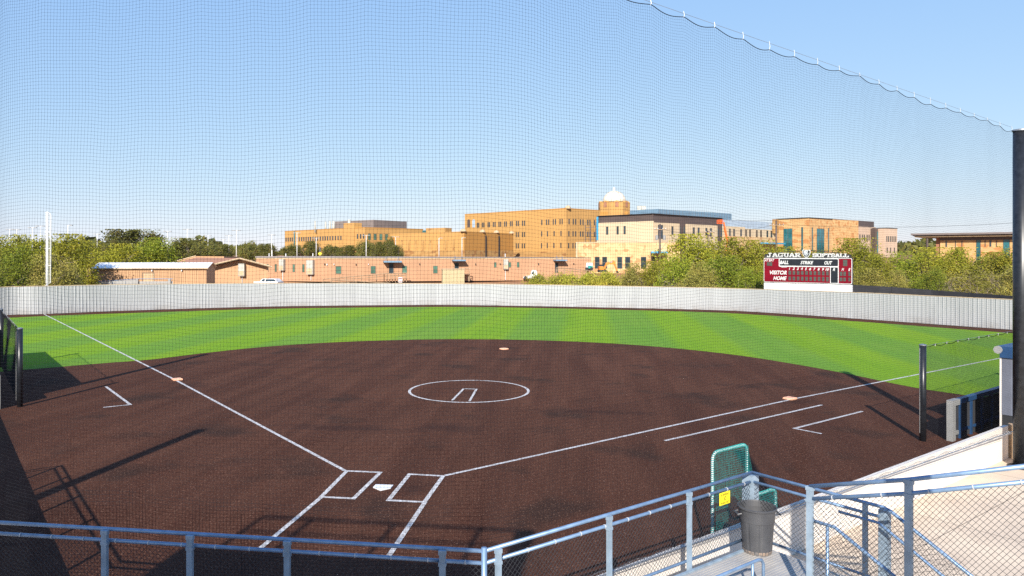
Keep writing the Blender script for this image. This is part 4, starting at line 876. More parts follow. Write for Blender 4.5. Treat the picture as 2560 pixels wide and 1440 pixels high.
# E: ochre hall without windows
E1 = Fac(976, 253, 1160, 230); E2 = Fac(1160, 230, 1283, 253)
gE = body('campus_building', 'wide blank ochre hall with dark downpipes, in front of the domed building', lpair(E1, E2), 12.5, 'ochre')
cap(E1, gE, 12.503, 'ochre', .3); cap(E2, gE, 12.503, 'ochre2', .3)  # right cap follows the painted shade tone
for fx in (E1, E2): m3 = MB(); fx.boxu(m3, .1, fx.L-.02, 3, 6.9, 0, .15); m3.build('stone_base', M['ostone'], gE)
m3 = MB(); E2.boxu(m3, 0.1, E2.L, 6.902, 12.3, 0, .05); m3.build('shade_tone_wall', M['ochre2'], gE)  # overlay sheet, shade of this face put into its colour
for x in (1213, 1246): m3 = MB(); E2.box(m3, x-.9, x+.9, 4.5, 11.8, .16, .45); m3.build('downpipe', M['blackm'], gE)
for x in (1160, 1208, 1243, 1281): 
    fx = E2; u = fx.s_(x); m3 = MB(); m3.lathe(fx.P(u, 12.8, -.3), [(1.0, 0), (.9, .4), (.5, .75), (.05, .9)], 10); m3.build('parapet_bump', M['trim'], gE)
for k in range(9):
    u = E1.L*(.07+k*.1); m3 = MB(); E1.boxu(m3, u-.35, u+.35, 6.9, 10.4, 0, .12); m3.build('pilaster', M['ostone'], gE)
m3 = MB(); E1.box(m3, 976, 986, 3, 11.4, .16, 1.4); m3.build('end_pier', M['ochre2'], gE)  # pier in the deep ochre, painting the shadowed end
# F: tall ochre main
F1 = Fac(1162, 288, 1415, 250); F2 = Fac(1415, 250, 1500, 262)
gF = body('campus_building', 'tall four storey ochre building with paired narrow windows and corner arches', lpair(F1, F2), 21.1, 'ochre')
cap(F1, gF, 21.103, 'ochre2', .3); cap(F2, gF, 21.103, 'ochre2', .3)
zz_ = lambda l: [1120+x/4 for x in l]
windows(F1, gF, prx(zz_([289, 303, 339, 354, 396, 410, 449, 466, 505, 522, 562, 579, 621, 637, 680, 698, 740, 760, 934, 980, 1002, 1048, 1070, 1116, 1137]), 2.7), 15.9, 17.8, 'glassd')
windows(F1, gF, prx(zz_([678, 698, 740, 760, 932, 990, 1057, 1125]), 2.7), 11.9, 13.7); windows(F1, gF, prx(zz_([678, 698, 738, 760, 930, 988, 1055, 1124]), 2.7), 7.8, 9.6)
windows(F2, gF, prx(zz_([1204, 1246, 1270, 1318, 1344, 1390, 1412, 1459, 1484]), 2.9), 15.9, 17.8); windows(F2, gF, prx(zz_([1202, 1244, 1270, 1318, 1342, 1390, 1412, 1459, 1484]), 2.9), 11.8, 13.6); windows(F2, gF, prx(zz_([1200, 1243, 1269]), 2.9), 7.7, 9.5)
for x in (1168.5, 1181):
    m3 = MB(); u0, u1 = F1.s_(x), F1.s_(x+6.5); zc = F1.z(x+3, 553); z0_ = F1.z(x+3, 568.5); r_a = (u1-u0)/2; pts = [(u0, z0_), (u1, z0_)]+[((u0+u1)/2+r_a*math.cos(R(a_)), zc+r_a*math.sin(R(a_))) for a_ in range(0, 181, 20)]
    n_ = len(pts); m3.add([F1.P(*p, .06) for p in pts]+[F1.P(*p, .0) for p in pts], [tuple(range(n_))]+[(i, (i+1) % n_, n_+(i+1) % n_, n_+i) for i in range(n_)]); m3.build('arch_opening', M['sheath' if x > 1175 else 'brownp'], gF)
m3 = MB(); F1.boxu(m3, .1, F1.L, 3, 6.6, 0, .15); m3.build('stone_base', M['ostone'], gF)
m3 = MB().lathe(F1.P(F1.L, 21.2, -1), [(1.1, 0), (1.0, .5), (.5, 1.0), (.05, 1.2)], 10).build('parapet_bump', M['trim'], gF)
for x in (1462, 1476, 1490):   # scaffold
    m3 = MB()
    for zz in (9, 11, 13, 15): m3.tube([F2.P(F2.s_(x-6), zz, 1.2), F2.P(F2.s_(x+6), zz, 1.2)], .06, 4)
    for dx in (-6, 6): m3.tube([F2.P(F2.s_(x+dx), 4, 1.2), F2.P(F2.s_(x+dx), 17, 1.2)], .06, 4)
    m3.build('scaffold', M['steel'], gF)
# G: dome tower
dc = xyd(1535, 296); k_ = 296/FP; gG = thing('dome_tower', 'octagonal ochre tower with a white ribbed dome rising behind the brown roof', 'tower', (*dc, 5))
zd = lambda y: CZ+(HY-y)*k_
oct_ = lambda r, a0=22.5: [(dc[0]+r*math.cos(R(a0+45*i)-YAW), dc[1]+r*math.sin(R(a0+45*i)-YAW)) for i in range(8)]
MB().prism(oct_(36.5*k_/math.cos(R(22.5))), 4, zd(526)).build('drum', M['ochre'], gG); MB().prism(oct_(36.8*k_/math.cos(R(22.5))), zd(526)+.01, zd(507)).build('upper_drum', M['ochre'], gG)
MB().prism([tuple(xyd(x, d)) for x, d in ((1497, 291), (1570, 291), (1575, 305), (1492, 305))], 4, zd(531)).build('tower_base', M['ochre2'], gG)
for i in range(8):
    a_ = R(45*i)-YAW; c_ = np.array([math.cos(a_), math.sin(a_)]); t_ = np.array([-c_[1], c_[0]]); rr_ = 36.9*k_
    pts = [(-4.2*k_, zd(519.5)), (4.2*k_, zd(519.5))]+[(4.2*k_*math.cos(R(q)), zd(510)+4.2*k_*math.sin(R(q))) for q in range(0, 181, 30)]
    m3 = MB(); n_ = len(pts); m3.add([(*(dc+c_*(rr_+.1)+t_*p[0]), p[1]) for p in pts]+[(*(dc+c_*(rr_-.1)+t_*p[0]), p[1]) for p in pts], [tuple(range(n_))]+[(j, (j+1) % n_, n_+(j+1) % n_, n_+j) for j in range(n_)]); m3.build('arched_window', M['rooftan'], gG)
    pts = [(-6.5*k_, zd(508)), (6.5*k_, zd(508))]+[(6.5*k_*math.cos(R(q)), zd(508)+4.8*k_*math.sin(R(q))) for q in range(0, 181, 30)]
    m3 = MB(); n_ = len(pts); m3.add([(*(dc+c_*(rr_+.02)+t_*p[0]), p[1]) for p in pts]+[(*(dc+c_*(rr_-1.2)+t_*p[0]), p[1]) for p in pts], [tuple(range(n_))]+[(j, (j+1) % n_, n_+(j+1) % n_, n_+j) for j in range(n_)]); m3.build('arch_gable', M['ochre'], gG)
Rd = 28.5*k_; hd_ = (505-478)*k_
MB().lathe((*dc, zd(505)), [(Rd*math.cos(R(q)), hd_*math.sin(R(q))) for q in range(0, 86, 8)], 32).build('dome', M['dome'], gG, True)
for i in range(8):
    a_ = R(22.5+45*i)-YAW; MB().tube([(dc[0]+Rd*1.005*math.cos(R(q))*math.cos(a_), dc[1]+Rd*1.005*math.cos(R(q))*math.sin(a_), zd(505)+hd_*1.005*math.sin(R(q))) for q in range(0, 86, 12)], .09, 5).build('dome_rib', M['trim'], gG)
MB().lathe((*dc, zd(478.5)), [(3*k_, 0), (2.8*k_, 6*k_), (3.2*k_, 6.2*k_), (2.6*k_, 8.5*k_), (.3*k_, 11*k_)], 12).build('lantern', M['dome'], gG)
# H: long blue grey roof behind
H1 = Fac(1570, 342, 1645, 330); H2 = Fac(1645, 330, 1829, 368)
gH = body('campus_building', 'long blue grey metal building top showing above the dark brown roof', lpair(H1, H2), 26.0, 'bluepanel')
for x in (1598, 1609): q = xyd(x, 340); MB().box((*q, 27), (1.9, 1.9, 2.0)).build('roof_vent', M['offwhite'], gH)
for k in range(24): m3 = MB(); u = H2.L*(k+.5)/24; H2.boxu(m3, u-.04, u+.04, 20, 25.9, 0, .05); m3.build('seam', M['penth'], gH)
# I: new cream building with brown top
I1 = Fac(1494, 176, 1632, 165); I2 = Fac(1632, 165, 1806, 186)
gI = body('campus_building', 'new cream building with a deep dark brown roof band, left of the treetops', lpair(I1, I2), 14.7, 'brownp')
cap(I1, gI, 14.703, 'blackm', .12, o=.35); cap(I2, gI, 14.703, 'blackm', .12, o=.35)
zc_ = I1.z(1632, 552.5)
m3 = MB(); I1.boxu(m3, 0, I1.L+.3, 3, zc_, 0, .3); m3.build('cream_wall', M['cream'], gI)
for x0, x1 in ((1632, 1696), (1714, 1791)): m3 = MB(); I2.box(m3, x0, x1, 3, I2.z(1700, 559.5), 0, .3); m3.build('cream_wall', M['cream'], gI)
class Off:   # same facade, pushed out
    def __init__(s, f, o): s.f = f; s.o = o; s.s_ = f.s_; s.z = f.z; s.dep = f.dep; s.L = f.L; s.P = lambda u, z, q=0: f.P(u, z, q+o)
    def boxu(s, mb, a, b, c, d, o0=0, o1=.05): return s.f.boxu(mb, a, b, c, d, o0+s.o, o1+s.o)
I1o, I2o = Off(I1, .3), Off(I2, .3)
windows(I1o, gI, prx([1517.5, 1543.5, 1561], 5.4), 10.3, 12.2); windows(I2o, gI, [(1642, 1654)], 9.2, 12.3); windows(I2o, gI, prx([1675.5, 1729, 1741, 1760.5, 1772], 4.6), 10.2, 12.1)
windows(I2, gI, prx([1697, 1708, 1793, 1801], 4.4), 10.2, 12.2)
m3 = MB(); I1.box(m3, 1493.5, 1498, 9, 14.6, .31, .36); m3.build('blue_wrap', M['awn'], gI)
J0 = Fac(1806, 186, 1940, 207); gW = body('campus_building', 'lower cream wing with pale blue sheathing below its roofline, behind the orange lift', [J0.a, J0.b, J0.b-J0.n*15, J0.a-J0.n*15], 14.5, 'sheath')
m3 = MB(); J0.boxu(m3, 0, J0.s_(1861), 3, J0.z(1835, 566.5), 0, .2); J0.boxu(m3, J0.s_(1861)+.01, J0.L, 3, J0.z(1900, 573.5), 0, .2); m3.build('cream_wall', M['cream'], gW)
m3 = MB(); J0.boxu(m3, 0, J0.L, 3, J0.z(1870, 592), .201, .4); m3.build('stone_base', M['creamstone'], gW)
windows(Off(J0, .2), gW, prx([1820.6, 1831, 1848.6, 1861, 1871, 1888, 1898.5, 1914.5, 1924.5], 3.9), 10.2, 12.2)
m3 = MB(); J0.box(m3, 1929, 1936, 11.5, 15.4, .2, 1.2); m3.build('stair_tower', M['ostone'], gW)
for x0, x1 in ((1892, 1921), (1923, 1938)): m3 = MB(); J0.box(m3, x0, x1, J0.z(1915, 610.5), J0.z(1915, 607), .4, 3); m3.build('blue_canopy', M['awn'], gW)
# podium
Q1 = Fac(1440, 160, 1700, 156); gP = body('campus_building', 'low cream stone podium building with tall dark windows behind the excavator', [Q1.a, Q1.b, Q1.b-Q1.n*9, Q1.a-Q1.n*9], 8.1, 'creamstone')
windows(Q1, gP, [(1487, 1499.3), (1505.3, 1517.8), (1543, 1555.7), (1562.7, 1575.8), (1602, 1615.8), (1631, 1641), (1645, 1655)], Q1.z(1550, 671.5), Q1.z(1550, 642))
cap(Q1, gP, 8.103, 'trim', .2)
m3 = MB(); Q1.box(m3, 1626, 1667, Q1.z(1640, 633), Q1.z(1640, 628.5), 0, 3); m3.build('blue_canopy', M['awn'], gP)
m3 = MB(); Q1.box(m3, 1440, 1444, 3, 8.3, .01, .5); m3.build('corner_trim', M['trim'], gP)
# J: orange stone block with tall glass, dark penthouse, pink wings
J1 = Fac(1942, 208, 2022, 200); J2 = Fac(2022, 200, 2080, 208)
gJ = body('campus_building', 'orange stone block with tall teal windows directly above the scoreboard', [J1.a, J1.b, J2.b, J2.b-J1.n*14, J1.a-J1.n*14], 15.5, 'orstone')
cap(J1, gJ, 15.503, 'blackm', .2, o=.2); cap(J2, gJ, 15.503, 'blackm', .2, o=.2)
windows(J1, gJ, [(1959, 1981)], J1.z(1970, 629), J1.z(1970, 571.5), 'glasst'); windows(J1, gJ, [(2003.5, 2008)], 6.5, J1.z(2005, 568), 'glasst', bar=False)
windows(J2, gJ, [(2029, 2031.8), (2070, 2072.5)], 6.5, 13.0, 'glasst', bar=False); windows(J2, gJ, [(2041.7, 2060.3)], 5.4, J2.z(2050, 571.5), 'glasst')
J3 = Fac(2080, 209, 2190, 228); gK = body('campus_building', 'pale pink wing with paired slot windows and a dark penthouse right of the stone block', [J3.a, J3.b, J3.b-J3.n*14, J3.a-J3.n*14], J3.z(2120, 564.5), 'pink')
q = Fac(2080, 212, 2185, 231); m3 = MB(); q.boxu(m3, 0, q.L, 12, 15.9, -10, 0); m3.build('penthouse', M['brownp'], gK)
windows(J3, gK, prx([1680+x/4-1.4 for x in (1670, 1692, 1718, 1738, 1765, 1785, 1812, 1832, 1858, 1878, 1903, 1923, 1950, 1970, 1993, 2008)], 2.5), J3.z(2130, 600), J3.z(2130, 585.5))
J4 = Fac(2188, 224, 2212, 226); m3 = MB(); J4.boxu(m3, 0, J4.L, 3, J4.z(2200, 571), -8, 0); m3.build('corner_tower', M['brownp'], gK)
windows(J4, gK, [(2191.2, 2210.6)], 6, J4.z(2200, 578), 'glasst')
J5 = Fac(2211, 223, 2241.5, 227); m3 = MB(); J5.boxu(m3, 0, J5.L, 3, J5.z(2225, 571.5), -10, .2); m3.build('end_block', M['pink'], gK); m3 = MB(); J5.boxu(m3, -.1, J5.L+.1, J5.z(2225, 571.5)+.003, J5.z(2225, 570), -10, .3); m3.build('roof_edge', M['blackm'], gK)
windows(Off(J5, .2), gK, prx([2214, 2218.3, 2223, 2227.3, 2232, 2236.3], 2.1), J5.z(2225, 604.5), J5.z(2225, 590.5)); windows(Off(J5, .2), gK, prx([2215, 2223.5, 2233], 2.1), J5.z(2225, 632), J5.z(2225, 619))
# K: building at right with the big flat roof
K1 = Fac(2286, 158, 2640, 143); gL = thing('campus_building', 'stone building under a broad overhanging flat roof near the right edge', 'building', K1.P(K1.L/2, 0))
kd = lambda px, py: K1.z(px, py)
W1, W2 = K1.s_(2347), K1.L
m3 = MB(); K1.boxu(m3, W1, W2, 1.5, 8.6, -14, -2.0); m3.build('walls', M['orstone'], gL)
m3 = MB(); K1.boxu(m3, K1.s_(2336), W1-.01, 1.5, 9.2, -14, -2.4); m3.build('brown_end', M['rooftan'], gL)
m3 = MB(); K1.boxu(m3, W1, W2, 8.602, 9.3, -14, -1.9); m3.build('brown_band', M['brownp'], gL)
m3 = MB(); K1.boxu(m3, 0, K1.L, 9.302, 9.55, -16, 0); m3.build('roof_soffit', M['trim'], gL); m3 = MB(); K1.boxu(m3, -.3, K1.L, 9.553, 9.72, -16, .3); m3.build('roof_gap', M['blackm'], gL); m3 = MB(); K1.boxu(m3, -.6, K1.L, 9.723, 10.1, -16.5, .6); m3.build('roof_edge', M['penth'], gL)
K2 = Off(K1, -2.0)
for x in (2317,): MB().tube([K1.P(K1.s_(x), 1.5, -.6), K1.P(K1.s_(x), 9.3, -.6)], .22, 10).build('column', M['brownp'], gL)
windows(K2, gL, [(2360.5, 2364.8), (2384.5, 2387), (2401, 2403.3), (2459.5, 2462), (2471.5, 2476.5), (2488, 2490.5)], 7.2, 8.5, 'glassd', bar=False)
windows(K2, gL, [(2438, 2449.5), (2506, 2523)], 3.5, 9.2, 'glasst'); windows(K2, gL, [(2459, 2466.5), (2479, 2481), (2488, 2490.5)], 3.9, 5.2, 'glassd', bar=False)
# ------------------------------------------------------------------ low tan classroom building
B1 = Fac(640, 146, 826, 140); B2 = Fac(826, 140, 1478, 150); zr_ = 5.22
gB = thing('classroom_building', 'long low tan sided classroom building stretching behind the outfield fence', 'building', B2.P(B2.L/2, 0))
MB().prism([B1.a, B1.b, B2.b, B2.b-B2.n*14, B1.a-B1.n*14], .4, zr_-.25).build('walls', M['tan'], gB)
MB().prism([B1.a+B1.n*.2, B1.b+B2.n*.2, B2.b+B2.n*.2, B2.b-B2.n*14.2, B1.a-B1.n*14.2], [zr_-.248]*5, [zr_+.03, zr_-.0, 4.98, 4.98, zr_+.03]).build('roof', M['roofgrey'], gB)
m3 = MB()
for fx in (B1, B2):
    for u in np.arange(.4, fx.L, .42): fx.boxu(m3, u, u+.035, .6, zr_-.26, 0, .022)
m3.build('siding_battens', M['tan'], gB)
m3 = MB(); B1.boxu(m3, 0, B1.L, zr_-.5, zr_-.3, .023, .05); B2.boxu(m3, 0, B2.L, zr_-.5, zr_-.3, .023, .05); m3.build('trim_board', M['trim'], gB)
windows(B1, gB, [(667, 671.5), (687.5, 692), (732, 737.5), (756, 761.5)], B1.z(735, 680), B1.z(735, 660.5), 'glassg')
windows(B2, gB, [(839.3, 853), (926.8, 939), (1005.3, 1017.3), (1082.8, 1094)], B2.z(930, 684), B2.z(930, 665), 'glassg')
windows(B2, gB, [(1235, 1241), (1271.5, 1277.5), (1292, 1298.3)], B2.z(1260, 668.5), B2.z(1260, 655.5), 'glassg')
def acunit(f, x0, x1, y0, y1, parent=gB):
    m3 = MB(); z0_, z1_ = f.z(x0, y1), f.z(x0, y0); f.box(m3, x0, x1, z0_, z1_, .03, .75); a_ = m3.build('cooling_unit', M['offwhite'], parent)
    m3 = MB(); f.box(m3, x0+(x1-x0)*.1, x1-(x1-x0)*.1, z0_+.1, z0_+(z1_-z0_)*.42, .75, .79); m3.build('grille', M['trim'], a_)
    m3 = MB(); f.box(m3, (x0+x1)/2-.8, (x0+x1)/2+.2, max(tz(f.a), .5), z0_, .05, .2); m3.build('pipe', M['white'], a_)
acunit(B1, 703, 714, 648, 676); acunit(B1, 771, 787, 650, 686); acunit(B2, 1258, 1268.5, 648, 673)
for x, y in ((665, 630), (707, 636), (775, 637), (1266, 636)): fx = B1 if x < 826 else B2; MB().tube([fx.P(fx.s_(x), zr_-.3, -1), fx.P(fx.s_(x), zr_+.6, -1)], .09, 6).build('roof_vent_pipe', M['white'], gB)
for x in (813, 819, 835, 890, 921, 1049, 1189, 1250, 1346, 1434): 
    fx = B1 if x < 826 else B2; m3 = MB(); fx.box(m3, x-.9, x+.9, 3.5+rnd.random()*.2, 3.85, .03, .25); m3.build('wall_lamp', M['white' if x in (819, 835, 921) else 'blackm'], gB)
def canopy(x0, x1, y0, y1):
    z1_ = B2.z(x0, y0); z0_ = B2.z(x0, y1); m3 = MB(); B2.box(m3, x0+1.5, x1, z0_, z1_, .03, 1.9); c_ = m3.build('door_canopy', M['bluepanel'], gB)
    m3 = MB()
    for x in (x0+4, x1-12): m3.tube([B2.P(B2.s_(x+6), z1_+.75, .05), B2.P(B2.s_(x+1), z1_, 1.7)], .035, 4)
    m3.build('stay_rod', M['galv'], c_)
canopy(956, 1002.5, 652, 656); canopy(1128, 1161, 649, 652.5); canopy(1381.5, 1411, 649, 652)
windows(B2, gB, [(972, 984)], 1.9, 3.95, 'glassd', name='door', bar=False); windows(B2, gB, [(1136, 1147), (1387, 1395)], 1.9, 3.95, 'glassd', name='door', bar=False)
# wooden ramp and landing
def ramp_(label, segs, posts, f, loc):
    t_ = thing('wooden_ramp', label, 'ramp', loc, 'wooden entrance ramps')
    for (x0, y0), (x1, y1), o in segs:
        a_ = np.array(f.P(f.s_(x0), f.z(x0, y0), o)); b_ = np.array(f.P(f.s_(x1), f.z(x1, y1), o))
        MB().tube([a_, b_], .075, 4).build('rail', M['wood'], t_); MB().tube([a_-[0, 0, .45], b_-[0, 0, .45]], .05, 4).build('rail', M['wood'], t_)
        m_3 = MB(); nn = f.n*.6; m_3.add([tuple(a_-[0, 0, 1.05]+[nn[0], nn[1], 0]), tuple(b_-[0, 0, 1.05]+[nn[0], nn[1], 0]), tuple(b_-[0, 0, 1.05]-[nn[0], nn[1], 0]), tuple(a_-[0, 0, 1.05]-[nn[0], nn[1], 0])], [(0, 1, 2, 3)]); m_3.build('walk_surface', M['wood'], t_)
        for k in range(posts+1):
            c_ = a_+(b_-a_)*k/posts; m_3 = MB().box((c_[0], c_[1], (c_[2]+.4)/2), (.11, .11, c_[2]-.4)); m_3.build('post', M['wood'], t_)
ramp_('long weathered wooden ramp rising to the left canopy door', [((808, 697), (958, 683.5), 2.6), ((830, 697), (985, 707), 4.4), ((958, 683.5), (1013, 681.5), 2.6)], 8, B2, B2.P(B2.s_(900), 1.2, 2))
ramp_('wooden porch railing at the middle canopy door where people stand', [((1127, 671.5), (1168, 671), 2.6), ((1108, 672.5), (1127, 671.5), 2.6)], 3, B2, B2.P(B2.s_(1150), 1.2, 2))
ramp_('wooden landing and ramp at the right canopy door', [((1381, 669), (1400, 669.5), 2.6), ((1400, 669.5), (1470, 677), 3.2)], 4, B2, B2.P(B2.s_(1400), 1.2, 2))
q = B2.P(B2.s_(1001), 1.2, 6); t_ = thing('parking_sign', 'small white notice on a post beside the wooden ramp', 'sign', q); f9 = Fac(996, 134, 1006, 134)
m3 = MB(); f9.boxu(m3, 0, f9.L, f9.z(1001, 706), f9.z(1001, 693), 0, .04); m3.build('panel', M['white'], t_); m3 = MB(); f9.boxu(m3, .08, f9.L-.08, f9.z(1001, 697), f9.z(1001, 695), .042, .05); f9.boxu(m3, .08, f9.L-.08, f9.z(1001, 704), f9.z(1001, 702), .042, .05); m3.build('red_mark', M['maroon'], t_)
MB().tube([f9.P(f9.L/2, .6, -.05), f9.P(f9.L/2, 1.4, -.05)], .04, 5).build('post', M['galv'], t_)
# cream container
fc = Fac(1106.5, 131, 1161, 131.5); t_ = thing('shipping_container', 'cream ribbed storage container in front of the middle porch', 'container', fc.P(fc.L/2, .5)); zc1 = fc.z(1130, 674); zc0 = fc.z(1130, 708.5)
m3 = MB(); fc.boxu(m3, 0, fc.L, zc0, zc1, -2.4, 0); m3.build('shell', M['crate'], t_); m3 = MB()
for u in np.arange(.1, fc.L-.1, .27): fc.boxu(m3, u, u+.14, zc0+.15, zc1-.15, 0, .09)
m3.build('corrugation', M['crate'], t_); m3 = MB(); fc.boxu(m3, -.05, fc.L+.05, zc1+.003, zc1+.12, -2.45, .1); m3.build('top_frame', M['trim'], t_)
# metal shed on the left
A1 = Fac(234, 104, 516, 106); ze = A1.z(375, 668.5); zg = ze+.62
t_ = thing('metal_shed', 'long tan ribbed metal shed with a white roof at the left', 'building', A1.P(A1.L/2, 0)); a_, b_ = A1.a, A1.b; bk_ = -A1.n*5.6; md = bk_/2; lft = (xyd(217, 108)-a_)
MB().prism([a_, b_, b_+bk_, a_+bk_], 0, ze).build('walls', M['tan2'], t_)
m3 = MB(); m3.add([(*a_, ze+.01), (*(a_+md), zg), (*(a_+bk_), ze+.01), (*b_, ze+.01), (*(b_+md), zg), (*(b_+bk_), ze+.01)], [(0, 1, 2), (3, 5, 4)]); m3.build('gable_end', M['tan2'], t_)
m3 = MB(); e_ = A1.n*.35; ul = A1.u*.3
m3.add([(*(a_+e_-ul), ze-.08), (*(b_+e_+ul), ze-.08), (*(b_+md+ul), zg+.05), (*(a_+md-ul), zg+.05), (*(a_+bk_-e_-ul), ze-.08), (*(b_+bk_-e_+ul), ze-.08)], [(0, 1, 2, 3), (3, 2, 5, 4)]); m3.build('roof', M['roofwhite'], t_)
m3 = MB(); 
for u in np.arange(0, A1.L, .62): m3.tube([A1.P(u, ze-.03, .34), (*(a_+A1.u*(u-.15)+md), zg+.09)], .016, 4)
m3.build('roof_seams', M['roofwhite'], t_)
m3 = MB(); A1.boxu(m3, -.3, A1.L+.3, ze-.22, ze-.08, .2, .36); m3.build('gutter', M['trim'], t_)
m3 = MB(); 
for i, u in enumerate(np.arange(.1, A1.L-.05, .3)): A1.boxu(m3, u, u+.09, .1, ze-.22, 0, .045)
m3.build('wall_ribs', M['tan2'], t_)
windows(A1, t_, [(356, 386)], .6, 3.0, 'offwhite' if False else 'trim', name='double_door', bar=False)
for x in (247, 381, 455): m3 = MB(); A1.box(m3, x-1.2, x+1.2, ze-.55, ze-.35, .05, .3); m3.build('wall_lamp', M['white'], t_)
s2 = Fac(217, 109, 234, 104); m3 = MB(); s2.boxu(m3, 0, s2.L-.02, 0, ze-.1, -4, 0); m3.build('side_annex', M['tan2'], t_)
# gabled tan building
G1 = Fac(527, 120, 668, 120); t_ = thing('gabled_building', 'tan gabled building with deep eaves and a wall mounted cooling unit', 'building', G1.P(G1.L/2, 0))
off_b = (xyd(490, 152)-xyd(606, 120)); zp = CZ-9.4*120/FP; zev = CZ-30.5*120/FP; Pk = xyd(606, 120); EL = xyd(516, 120); ER = xyd(686, 120); G1n = G1.n
m3 = MB(); wl, wr = xyd(529, 120), xyd(670, 120); bk2 = off_b*.95
zl = zev+(zp-zev)*(529-516)/90; zrr = zev+(zp-zev)*(686-670)/80
m3.add([(*wl, 0), (*wr, 0), (*wr, zrr-.2), (*Pk, zp-.2), (*wl, zl-.2), (*(wl+bk2), 0), (*(wr+bk2), 0), (*(wr+bk2), zrr-.2), (*(Pk+bk2), zp-.2), (*(wl+bk2), zl-.2)], [(0, 1, 2, 3, 4), (9, 8, 7, 6, 5), (0, 4, 9, 5), (1, 6, 7, 2)]); m3.build('walls', M['tan2'], t_)
m3 = MB(); fo = G1n*1.3
for sd_ in (EL, ER):
    q = [(*(sd_+fo), zev), (*(Pk+fo), zp), (*(Pk+off_b), zp), (*(sd_+off_b), zev)]; m3.add(q+[(a[0], a[1], a[2]-.12) for a in q], [(0, 1, 2, 3), (7, 6, 5, 4), (0, 4, 5, 1), (0, 3, 7, 4)])
m3.build('roof', M['rooftan'], t_)
for sd_ in (EL, ER): MB().tube([(*(sd_+fo*1.03), zev-.04), (*(Pk+fo*1.03), zp-.04)], .13, 4).build('barge_board', M['trim'], t_)
acunit(G1, 599, 614, 659, 690, t_)
q2 = at(515, 668, 118); 
m3 = MB(); fl2 = Fac(505, 122, 530, 121); fl2.boxu(m3, 0, fl2.L, 0, zev-.05, -6, -.6); m3.build('link_wall', M['tan2'], t_)
m3 = MB(); dg0, dg1, dg2 = xyd(432, 150), xyd(490, 152), xyd(560, 150); zq = CZ-19*150/FP
m3.add([(*dg0, zq), (*dg1, CZ-4*150/FP), (*(dg1-G1n*12), CZ-4*150/FP), (*(dg0-G1n*12), zq)], [(0, 1, 2, 3)]); m3.build('rear_roof', M['rooftan'], t_)
MB().tube([(*dg0, zq), (*dg1, CZ-4*150/FP)], .14, 4).build('barge_board', M['trim'], t_)
m3 = MB(); m3.add([(*dg0, 0), (*dg2, 0), (*dg2, CZ-5*150/FP), (*dg1, CZ-4.6*150/FP), (*dg0, zq-.1)], [(0, 1, 2, 3, 4)]); m3.add([(*(dg2), 0), (*(dg2-G1n*12), 0), (*(dg2-G1n*12), 5), (*dg2, CZ-5*150/FP)], [(0, 1, 2, 3)]); m3.build('rear_wall', M['tan2'], t_)
# grey accessible ramp in front of the shed
fr_ = Fac(170, 100, 432, 101); t_ = thing('access_ramp', 'grey metal access ramp and railings in front of the tan shed', 'ramp', fr_.P(2, 0))
z_ = lambda x, y: fr_.z(x, y)
for (x0, y0), (x1, y1) in (((170, 706), (218, 706)), ((218, 706), (345, 697)), ((345, 697), (432, 697))):
    MB().tube([fr_.P(fr_.s_(x0), z_(x0, y0)), fr_.P(fr_.s_(x1), z_(x1, y1))], .04, 5).build('rail', M['galv'], t_)
    m3 = MB(); u0, u1 = fr_.s_(x0), fr_.s_(x1); za, zb2 = z_(x0, y0), z_(x1, y1); m3.add([fr_.P(u0, za-1.1), fr_.P(u1, zb2-1.1), fr_.P(u1, zb2-.08), fr_.P(u0, za-.08)], [(0, 1, 2, 3)]) if x0 > 170 and x0 < 300 else fr_.boxu(m3, u0, u1, 0, za-.35, -.05, 0); m3.build('side_panel', M['padgrey'], t_)
for x in (344, 425): m3 = MB(); fr_.box(m3, x-3, x+3, .3, z_(x, 697), .0, .3); m3.build('bin_box', M['padgrey'], t_)
for x in (170, 194, 218, 250, 282, 314): MB().tube([fr_.P(fr_.s_(x), 0), fr_.P(fr_.s_(x), 1.9)], .035, 5).build('post', M['galv'], t_)
# pickup truck
ft_ = Fac(634, 116, 694, 115); t_ = thing('pickup_truck', 'white pickup truck cab showing above the fence by the gabled building', 'truck', ft_.P(2, 0)); zT = lambda y: ft_.z(665, y)
m3 = MB(); ft_.boxu(m3, 0, ft_.L, .5, zT(704), -1.9, 0); m3.build('body', M['white'], t_)
u0, u1, u2, u3 = ft_.s_(649), ft_.s_(654), ft_.s_(685), ft_.s_(692); za, zb2 = zT(704)+.003, zT(697)
m3 = MB(); m3.add([ft_.P(u0, za, -.05), ft_.P(u3, za, -.05), ft_.P(u2, zb2, -.2), ft_.P(u1, zb2, -.2), ft_.P(u0, za, -1.85), ft_.P(u3, za, -1.85), ft_.P(u2, zb2, -1.7), ft_.P(u1, zb2, -1.7)], [(0,1,2,3),(7,6,5,4),(3,2,6,7),(0,3,7,4),(1,5,6,2)]); m3.build('cab', M['white'], t_)
m3 = MB(); m3.add([ft_.P(u0+.95, za+.05, -.03), ft_.P(u3-.12, za+.05, -.03), ft_.P(u2-.05, zb2-.06, -.16), ft_.P(u1+.7, zb2-.06, -.16)], [(0, 1, 2, 3)]); m3.build('window', M['glassd'], t_)
m3 = MB(); m3.add([ft_.P(u0+.22, za+.05, -.03), ft_.P(u0+.8, za+.05, -.03), ft_.P(u1+.55, zb2-.06, -.16), ft_.P(u1+.12, zb2-.06, -.16)], [(0, 1, 2, 3)]); m3.build('window', M['glassd'], t_)
m3 = MB(); ft_.boxu(m3, u1+.5, u1+.7, zb2, zb2+.08, -1, -.8); m3.build('beacon', M['orange2'], t_)
